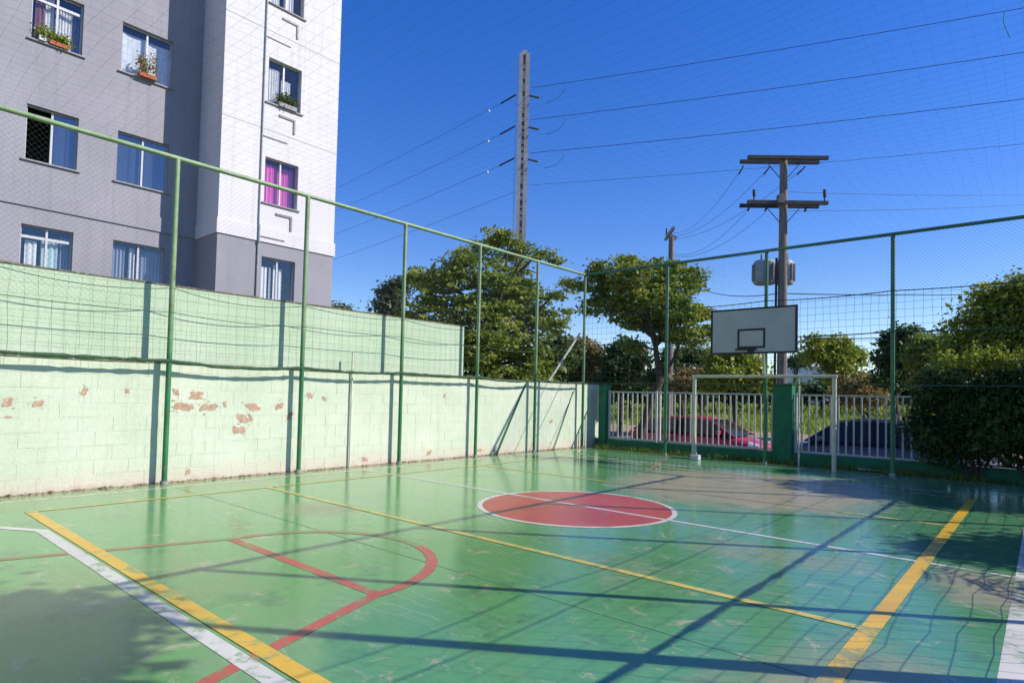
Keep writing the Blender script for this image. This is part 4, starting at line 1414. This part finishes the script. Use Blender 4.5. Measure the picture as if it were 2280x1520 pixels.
# small palm outside the right fence
pr = empty('palm', (2.45, 8.05, -0.05), 'small palm with drooping fronds outside the right fence', 'palm')
MB().tube([(2.45, 8.05, -0.1), (2.47, 8.0, 1.2), (2.45, 8.05, 2.35)], [0.09, 0.06, 0.05], 8).build('trunk', M['bark'], pr, smooth=True)
fr = MB()
for i in range(13):
    a = i * 2.399
    el = random.uniform(0.1, 1.1)
    c = Vector((2.45, 8.05, 2.35))
    d = Vector((math.cos(a), math.sin(a), 0))
    pts = [c + d * (0.62 * t) + Vector((0, 0, el * 0.45 * t - 0.45 * t * t)) for t in np.linspace(0, 1, 7)]
    fr.tube(pts, 0.006, 4)
    for j in range(1, 7):
        for s in (-1, 1):
            n_ = Vector((-d.y, d.x, 0)) * s
            q = pts[j]
            fr.quad(q, q + d * 0.02, q + n_ * 0.16 + d * 0.10 - Vector((0, 0, 0.05)), q + n_ * 0.15 + d * 0.08 - Vector((0, 0, 0.05)))
o = fr.build('fronds', M['leaf_hedge'], pr)


# ------------------------------------------------------------------ window plants
def planter(name, x, y0, y1, z, mat, h, label, cat='planter', leafm='leaf_mid', ph=0.28, n=60):
    root = empty(name, (x, (y0 + y1) / 2, z), label, cat)
    bx = MB()
    d = 0.09
    bx.box(x - d, x + d, y0, y1, z + 0.002, z + h)
    bx.build('box', mat, root, bevel=0.01)
    lo = [(Vector((x, y0 + (y1 - y0) * t, z + h + ph * 0.35)), 0.10, 0.10, ph * 0.5) for t in (0.15, 0.5, 0.85)]
    V, F, T, SC = crown(lo, n, 10, 0.028, flat=1.0, spread=0.10)
    np_mesh('foliage', V, F, M[leafm], root, attr=T)
    return root


planter('window_box', BF + 0.0, 3.48, 3.86, 9.55, M['terracotta'], 0.10, 'terracotta window box on the sill of the top left grey window', leafm='leaf_yellow')
planter('flower_pot', BF + 0.0, 3.27, 3.41, 9.55, M['frame_white'], 0.12, 'white flower pot beside the terracotta box on the top left sill', 'flower pot', leafm='leaf_mid', ph=0.35, n=30)
planter('window_box', BF + 0.07, 5.38, 5.80, 9.55, M['terracotta'], 0.11, 'terracotta window box before the white shutters', leafm='leaf_tan', ph=0.75, n=50)
planter('window_box', BW + 0.0, 8.55, 9.10, 9.53, M['sill'], 0.13, 'grey window box with green plants on the white block', leafm='leaf_dark', ph=0.35, n=90)

# ------------------------------------------------------------------ utility poles, tower, cables
P1 = Vector((-5.52, 17.73, -0.455))
up_ = empty('utility_pole', tuple(P1), 'weathered utility pole with two crossarms and grey transformers behind the backboard', 'utility pole', 'utility poles')
MB().tube([P1, P1 + Vector((0, 0, 4.4)), Vector((P1.x, P1.y, 8.20))], [0.145, 0.125, 0.10], 12).build('pole', M['pole_wood'], up_, smooth=True)
A = Vector((0.775, 0.632, 0)); Bv = Vector((-0.632, 0.775, 0))
for zz_ in (8.18, 6.92):
    for s in (-1, 1):
        c = Vector((P1.x, P1.y, zz_)) + Bv * (0.165 * s) + A * (-0.05 * s)
        MB().obox(c, A * 1.1, Bv * 0.045, Vector((0, 0, 0.048))).build('crossarm', M['arm_wood'], up_)
    for s in (-1, 1):
        c0 = Vector((P1.x, P1.y, zz_ - 0.5)) + A * (0.11 * s)
        c1 = Vector((P1.x, P1.y, zz_ - 0.05)) + A * (0.5 * s)
        MB().tube([c0, c1], 0.012, 6).build('brace', M['arm_wood'], up_)
for t, s in ((-0.78, 1), (-0.1, 0.7), (0.98, 1.1)):
    c = Vector((P1.x, P1.y, 6.98)) + A * t * 1.1 - Bv * 0.12
    MB().tube([c, c + Vector((0, 0, 0.10)), c + Vector((0.01, 0, 0.13)), c + Vector((0, 0, 0.30 * s))], [0.02, 0.02, 0.045, 0.042], 8).build('fuse', M['arm_wood'], up_, smooth=True)
for t in (-0.82, -0.38, 0.62):
    c = Vector((P1.x, P1.y, 6.86)) + A * t * 1.1 + Bv * 0.1
    MB().tube([c, c + Vector((-0.05, 0, -0.10))], 0.03, 7).build('insulator', M['arm_wood'], up_, smooth=True)
c = Vector((P1.x, P1.y, 7.0)) - A * 0.16 - Bv * 0.2
MB().obox(c, A * 0.09, Bv * 0.07, Vector((0, 0, 0.12))).build('junction_box', M['pole_wood'], up_, bevel=0.02)
for (t, k_) in ((-0.33, 0.30), (0.22, 0.26)):
    c = Vector((P1.x, P1.y, 4.75)) + A * t + Bv * 0.46
    tr_ = MB().tube([c, c + Vector((0, 0, 0.04)), c + Vector((0, 0, 0.62)), c + Vector((0, 0, 0.67))], [k_ * .9, k_, k_, k_ * .85], 16).build('transformer', M['grey_metal'], up_, smooth=True)
    fn = MB()
    for j in range(14):
        aa = 2 * math.pi * j / 14
        dv = Vector((math.cos(aa), math.sin(aa), 0))
        fn.obox(c + dv * (k_ + 0.022) + Vector((0, 0, 0.33)), dv * 0.022, Vector((-dv.y, dv.x, 0)) * 0.008, Vector((0, 0, 0.24)))
    fn.build('cooling_fins', M['grey_metal'], tr_)
    for s in (-0.09, 0.09):
        q = c + A * s + Vector((0, 0, 0.671))
        MB().tube([q, q + Vector((0, 0, 0.2))], [0.03, 0.018], 7).build('bushing', M['arm_wood'], tr_, smooth=True)
c = Vector((P1.x, P1.y, 4.75)) - A * 0.58 + Bv * 0.12
tr_ = MB().tube([c, c + Vector((0, 0, 0.04)), c + Vector((0, 0, 0.52)), c + Vector((0, 0, 0.57))], [0.11, 0.13, 0.13, 0.10], 14).build('transformer', M['grey_metal'], up_, smooth=True)
c = Vector((P1.x, P1.y, 0)) - A * 0.20 - Bv * 0.02
MB().tube([c + Vector((0, 0, -0.4)), c + Vector((0, 0, 2.5)), c + Vector((0.02, 0, 5.4))], 0.034, 8).build('cable_duct', M['cable'], up_, smooth=True)

P2 = Vector((-13.9, 27.7, -0.55))
u2 = empty('utility_pole', tuple(P2), 'distant utility pole seen above the leaning street tree, its crossarm end on', 'utility pole', 'utility poles')
MB().tube([P2, Vector((P2.x, P2.y, 9.35))], [0.2, 0.13], 10).build('pole', M['pole_wood'], u2, smooth=True)
d2 = Vector((-0.60, 0.80, 0))
MB().obox(Vector((P2.x, P2.y, 9.45)) - d2 * 0.3 - Vector((0.12, 0.1, 0)), d2 * 1.1, Vector((0.8, 0.6, 0)) * 0.06, Vector((0, 0, 0.07))).build('crossarm', M['grey_metal'], u2)
MB().obox(Vector((P2.x, P2.y, 9.42)), Vector((0.18, 0.15, -0.14)), Vector((-0.03, 0.03, 0)), Vector((0.04, 0.03, 0.08))).build('crossarm', M['grey_metal'], u2)
MB().tube([(P2.x - 0.2, P2.y - 0.15, 9.5), (P2.x - 0.2, P2.y - 0.15, 9.8)], 0.035, 6).build('insulator', M['arm_wood'], u2)

Tp = at(1155, 700, 45.0); Tp.z = 0
tw = empty('transmission_tower', (Tp.x, Tp.y, -0.66), 'very tall slim concrete transmission mast with short side arms', 'tower')
A2 = Vector((CR.x, CR.y, 0)).normalized(); B2 = Vector((CF.x, CF.y, 0)).normalized()
ZT = 26.7
for s, w_ in ((-1, 0.17), (1, 0.19)):
    MB().obox(Tp + A2 * (0.24 * s) + Vector((0, 0, (ZT - 0.66) / 2)), A2 * w_ * 0.78, B2 * 0.22, Vector((0, 0, (ZT + 0.66) / 2))).build('leg', M['tower_conc'], tw)
z_ = 0.0
for i in range(70):
    z_ += random.uniform(0.28, 0.75)
    if z_ > ZT - 0.3: break
    MB().obox(Tp + Vector((0, 0, z_)), A2 * 0.104, B2 * 0.16, Vector((0, 0, 0.10 + 0.09 * random.random()))).build('rung_block', M['tower_conc'], tw)
MB().obox(Tp + Vector((0, 0, ZT + 0.06)), A2 * 0.2, B2 * 0.2, Vector((0, 0, 0.16))).build('cap', M['tower_conc'], tw)
MB().obox(Tp + B2 * 0.05 + Vector((0, 0, ZT / 2)), A2 * 0.103, B2 * 0.08, Vector((0, 0, ZT / 2 - 0.1))).build('web', M['tower_web'], tw)
# ladder on the left of the mast
lad = MB()
for s in (0.50, 0.60):
    lad.tube([Tp - A2 * s + Vector((0, 0, 1)), Tp - A2 * s + Vector((0, 0, ZT - 0.2))], 0.022, 4)
for i in range(80):
    z_ = 1.2 + i * 0.30
    if z_ > ZT - 0.3: break
    lad.tube([Tp - A2 * 0.50 + Vector((0, 0, z_)), Tp - A2 * 0.60 + Vector((0, 0, z_))], 0.02, 4)
tag(lad.build('ladder', M['porcelain'], tw), kind=None)
zs_r = [24.2, 21.8, 19.3, 16.9]
armz = [at(1180, y_, 45).z for y_ in (205, 277, 350)]
ND = Vector((0.969, 0.246, 0))
LD = Vector((-0.999, 0.044, 0))
for i, az in enumerate(armz):
    MB().tube([Tp + A2 * 0.38 + Vector((0, 0, az)), Tp + A2 * 1.15 - B2 * 0.3 + Vector((0, 0, az - 0.30))], 0.075, 6).build('arm', M['arm_wood'], tw, smooth=True)
    # insulator string on the left, tense with the line
    s0 = Tp - A2 * 0.58 + Vector((0, 0, az + 0.05))
    MB().tube([s0, s0.lerp(s0 + LD * 2.6 - Vector((0, 0, 0.3)), 0.6)], 0.06, 6).build('insulator', M['cable'], tw)
    e = s0 + LD * 2.9 - Vector((0, 0, 0.34))
    MB().tube([e - Vector((0.09, 0, 0)), e + Vector((0.09, 0, 0))], 0.09, 8).build('clamp', M['porcelain'], tw)
    pts = wire(s0 + LD * 1.6 - Vector((0, 0, 0.2)), s0 + LD * 120 + Vector((0, 0, 0)), 2.2, 30)
    tag(MB().tube(pts, 0.015, 4).build('power_line', M['cable']), ['topmost', 'middle', 'lowest'][i] + ' power line running left from the mast to behind the apartment block', 'power line', 'power lines left of the mast')
for i, z_ in enumerate(zs_r):
    s0 = Tp + A2 * (0.55) + Vector((0, 0, z_))
    pts = wire(s0, s0 + ND * 120, 2.3, 40)
    lab = ['topmost power line sweeping from the mast to the upper right', 'second power line sweeping from the mast to the right', 'third power line sweeping from the mast to the right',
           'lowest and thinnest power line running from the mast to the right'][i]
    tag(MB().tube(pts, 0.019 if i < 3 else 0.011, 4).build('power_line', M['cable']), lab, 'power line', 'power lines right of the mast')
    if i < 3:
        q = s0 + ND * 2.6 - Vector((0, 0, 0.25))
        MB().tube([q, q + Vector((0.1, 0, -0.5)), q + Vector((-0.6, 0, -0.9)), q + Vector((-1.6, 0, -0.9))], 0.018, 4).build('jumper', M['cable'], tw)
s0 = Tp - A2 * 0.58 + Vector((0, 0, at(1150, 425, 45).z))
tag(MB().tube(wire(s0, s0 + LD * 120, 2.4, 30), 0.014, 4).build('power_line', M['cable']), 'thin faint line below the three power lines left of the mast', 'power line', 'power lines left of the mast')

# wires between the two utility poles
for i, (t, z_, t2_) in enumerate(((-1.05, 8.07, -0.6), (-0.3, 8.07, 0.0), (0.68, 8.07, 0.6), (-0.95, 6.74, -0.4), (-0.42, 6.74, 0.1))):
    a_ = Vector((P1.x, P1.y, z_)) + A * t + Bv * 0.2
    if i < 3:
        MB().tube([a_, a_ + (Vector((P2.x, P2.y, 9.4)) - a_) * 0.035 - Vector((0, 0, 0.12))], 0.02, 6).build('insulator', M['arm_wood'], up_)
    b_ = Vector((P2.x, P2.y, 9.4 if i < 3 else 8.5)) + d2 * t2_
    tag(MB().tube(wire(a_, b_, 0.5, 16), 0.007, 4).build('wire', M['cable']),
        ['left wire from the upper crossarm to the distant pole', 'middle wire from the upper crossarm to the distant pole', 'right wire from the upper crossarm to the distant pole',
         'left wire from the lower crossarm to the distant pole', 'right wire from the lower crossarm to the distant pole'][i], 'wire', 'wires between the utility poles')
for i, (y_l, y_r, r_) in enumerate(((648, 637, 0.016), (418, 418, 0.006), (462, 440, 0.006))):
    a_ = Vector((P1.x, P1.y, at(1742, y_l + 4, 17.0).z))
    e_ = at(2280, y_r, 21.0)
    d_ = (e_ - a_)
    tag(MB().tube(wire(a_ - d_ * (0.0 if i else 0), a_ + d_ * 2.2, 0.25, 24), r_, 5).build('cable', M['cable']),
        ['thick black cable from the utility pole towards the right edge', 'thin wire from the lower crossarm towards the right edge', 'second thin wire below the lower crossarm towards the right edge'][i], 'cable', 'cables right of the utility pole')
a_ = Vector((P1.x, P1.y, at(1742, 650, 17.0).z))
tag(MB().tube(wire(a_, at(1560, 643, 27), 0.2, 16), 0.014, 5).build('cable', M['cable']), 'thick black cable from the utility pole to the leaning tree', 'cable')
tag(MB().tube(wire(at(1790, 752, 24), at(2110, 742, 24), 0.1, 16), 0.02, 5).build('cable', M['cable']), 'low dark cable over the round yellow green tree', 'cable')
tag(MB().tube(wire(at(1220, 690, 30), at(1560, 668, 30), 0.25, 16), 0.012, 5).build('cable', M['cable']), 'thin cable crossing between the two big trees', 'cable')


# ------------------------------------------------------------------ cars
def car(name, loc, heading, paint, label, L=4.1, W=1.68, H=1.45, nose=1):
    """car standing along x, nose towards +x (heading=1) or -x (-1)"""
    root = empty(name, loc, label, 'car')
    X0, Y0, Z0 = loc
    sx = heading

    def P(x, y, z): return (X0 + sx * x, Y0 + y, Z0 + z)
    # body stations: x, z_low, z_high, half width
    stn = [(-2.02, .42, .80, .60), (-1.98, .28, .93, .74), (-1.80, .22, .97, .81), (-1.3, .20, .98, .84), (-.6, .19, .97, .84), (.2, .19, .96, .84), (.75, .20, .94, .84), (1.1, .20, .90, .83),
           (1.5, .20, .84, .80), (1.82, .21, .74, .74), (2.0, .26, .62, .64), (2.05, .34, .52, .52)]
    sc = L / 4.1
    b = MB()
    ring = 12
    for (x, zl, zh, hw) in stn:
        cz = (zl + zh) / 2
        hz = (zh - zl) / 2
        for k in range(ring):
            t = 2 * math.pi * (k + 0.5) / ring
            c_, s_ = math.cos(t), math.sin(t)
            e_ = 0.42
            yy_ = hw * W / 1.68 * math.copysign(abs(c_) ** e_, c_)
            zz_ = cz + hz * math.copysign(abs(s_) ** e_, s_)
            if s_ > 0: yy_ *= 0.95
            b.v.append(P(x * sc, yy_, zz_))
    for i in range(len(stn) - 1):
        for k in range(ring):
            k2 = (k + 1) % ring
            b.f.append((i * ring + k, i * ring + k2, (i + 1) * ring + k2, (i + 1) * ring + k))
    b.f.append(tuple(range(ring)))
    b.f.append(tuple((len(stn) - 1) * ring + k for k in range(ring)))
    b.build('body', paint, root, smooth=True)
    # cabin glass
    low = [(-1.88, .95), (1.02, .93)]
    cab = [(-1.86, .96, .72), (-1.55, 1.34, .60), (-1.0, H - .03, .58), (-.2, H - .01, .58), (.30, H - .08, .56), (1.08, .92, .70)]
    g_ = MB()
    top_ = [(-1.50, H - .10), (-1.0, H - .04), (-.2, H - .02), (.28, H - .10)]
    prof = [(-1.84, .95), (-1.42, H - .14), (-.8, H - .045), (.1, H - .025), (.58, H - .105), (1.32, .90)]
    for s in (-1, 1):
        side = [(x * sc, s * (0.80 - (z - .93) * 0.40) * W / 1.68, z) for x, z in prof]
        g_.poly([P(*q) for q in (side if s * sx > 0 else side[::-1])])
    for i in range(len(prof) - 1):
        (xa, za), (xb, zb) = prof[i], prof[i + 1]
        wa, wb = (0.80 - (za - .93) * 0.40) * W / 1.68, (0.80 - (zb - .93) * 0.40) * W / 1.68
        g_.quad(P(xa * sc, -wa, za), P(xb * sc, -wb, zb), P(xb * sc, wb, zb), P(xa * sc, wa, za))
    g_.build('cabin_glass', M['car_glass_solid'], root)
    # roof skin and pillars
    r_ = MB()
    for i in (1, 2, 3):
        (xa, za), (xb, zb) = prof[i], prof[i + 1]
        wa, wb = (0.82 - (za - .93) * 0.40) * W / 1.68, (0.82 - (zb - .93) * 0.40) * W / 1.68
        r_.quad(P(xa * sc, -wa, za + .02), P(xb * sc, -wb, zb + .02), P(xb * sc, wb, zb + .02), P(xa * sc, wa, za + .02))
        for s in (-1, 1):
            r_.quad(P(xa * sc, s * wa, za + .02), P(xb * sc, s * wb, zb + .02), P(xb * sc, s * (wb + .012), zb - .05), P(xa * sc, s * (wa + .012), za - .05))
    r_.build('roof', paint, root)
    for (i0, i1, wd) in ((0, 1, .035), (4, 5, .028)):
        for s in (-1, 1):
            (xa, za), (xb, zb) = prof[i0], prof[i1]
            wa, wb = (0.815 - (za - .93) * 0.40) * W / 1.68, (0.815 - (zb - .93) * 0.40) * W / 1.68
            MB().tube([P(xa * sc, s * wa, za), P(xb * sc, s * wb, zb)], wd, 6).build('pillar', paint, root, smooth=True)
    for s in (-1, 1):
        wb = (0.815 - (1.2 - .93) * 0.40) * W / 1.68
        MB().tube([P(-.25 * sc, s * .82 * W / 1.68, .94), P(-.22 * sc, s * (0.815 - (H - .05 - .93) * .4) * W / 1.68, H - .05)], .03, 6).build('pillar', M['rubber'], root)
        MB().obox(P(.92 * sc, s * (.92) * W / 1.68, 1.0), (.05, 0, 0), (0, .09, 0), (0, 0, .06)).build('mirror', paint, root, bevel=.02)
        MB().tube([P(1.68 * sc, s * .70 * W / 1.68, .68), P(1.93 * sc, s * .58 * W / 1.68, .62)], [.09, .075], 8).build('headlight', M['lamp'], root, smooth=True)
        MB().obox(P(-1.99 * sc, s * .62 * W / 1.68, .82), (.04, 0, 0), (0, .10, 0), (0, 0, .09)).build('tail_light', M['car_red'], root)
        for xw in (-1.28, 1.28):
            y_ = s * .77 * W / 1.68
            w_ = MB().tube([P(xw * sc, y_ - .09, .30), P(xw * sc, y_ + .09, .30)], .30, 18).build('wheel', M['rubber'], root, smooth=True)
            MB().tube([P(xw * sc, y_ - .094 if s < 0 else y_ + .091, .30), P(xw * sc, y_ - .091 if s < 0 else y_ + .094, .30)], .20, 14).build('rim', M['chrome'], w_, smooth=True)
    for s in (-1, 1):
        MB().obox(P(.05 * sc, s * .862 * W / 1.68, .80), (.07, 0, 0), (0, .012, 0), (0, 0, .015)).build('door_handle', paint, root)
    return root


M['car_glass_solid'] = simple('car_glass', (0.012, 0.014, 0.016), 0.08, 0, 0.1, 3, 0, 0.5)
car('parked_car', (-8.45, 19.05, -0.57), 1, M['car_red'], 'red hatchback parked along the kerb behind the white pickets left of the pillar', L=4.4)
car('parked_car', (-3.65, 19.05, -0.57), -1, M['car_blue'], 'dark blue car parked along the kerb behind the pickets right of the pillar', L=4.4, H=1.58)
c_ = at(1808, 890, 58)
car('parked_car', (c_.x, c_.y, float(np.interp(c_.y, ys, zs))), 1, M['car_white'], 'far white car on the bank, seen over the railing inside the goal', L=4.3)
c_ = at(1872, 890, 60)
car('parked_car', (c_.x, c_.y, float(np.interp(c_.y, ys, zs))), -1, M['car_white'], 'far white car on the bank just right of the goal post', L=4.2)


def house(name, px, dep, w, z0, z1, roofh, label):
    c = at(px, 860, dep)
    zg = float(np.interp(c.y, ys, zs))
    r = empty(name, (c.x, c.y, zg), label, 'house')
    a, b_ = A2, B2
    MB().obox(Vector((c.x, c.y, (zg + z1) / 2)), a * w / 2, b_ * 3, Vector((0, 0, (z1 - zg) / 2))).build('wall', M['far_white'], r)
    rf_ = MB()
    cc = Vector((c.x, c.y, z1 + 0.005))
    e1, e2 = cc - a * (w / 2 + .3), cc + a * (w / 2 + .3)
    rf_.quad(e1 - b_ * 3.3, e2 - b_ * 3.3, e2 + Vector((0, 0, roofh)), e1 + Vector((0, 0, roofh)))
    rf_.quad(e1 + Vector((0, 0, roofh)), e2 + Vector((0, 0, roofh)), e2 + b_ * 3.3, e1 + b_ * 3.3)
    rf_.build('roof', M['far_white'], r)
    for t in (-0.2, 0.25):
        q = Vector((c.x, c.y, (z0 + z1) / 2 + 0.2)) + a * (w * t) - b_ * 3.02
        MB().obox(q, a * w * .14, b_ * 0.03, Vector((0, 0, 0.35))).build('window', M['car_glass_solid'], r)
    return r


house('house', 1802, 70, 3.2, 2.6, 5.3, 0.6, 'far white low house between the backboard and the round yellow green tree')
house('house', 1312, 66, 3.6, 2.6, 4.2, 0.8, 'far pale house glimpsed between the trees left of the leaning tree')
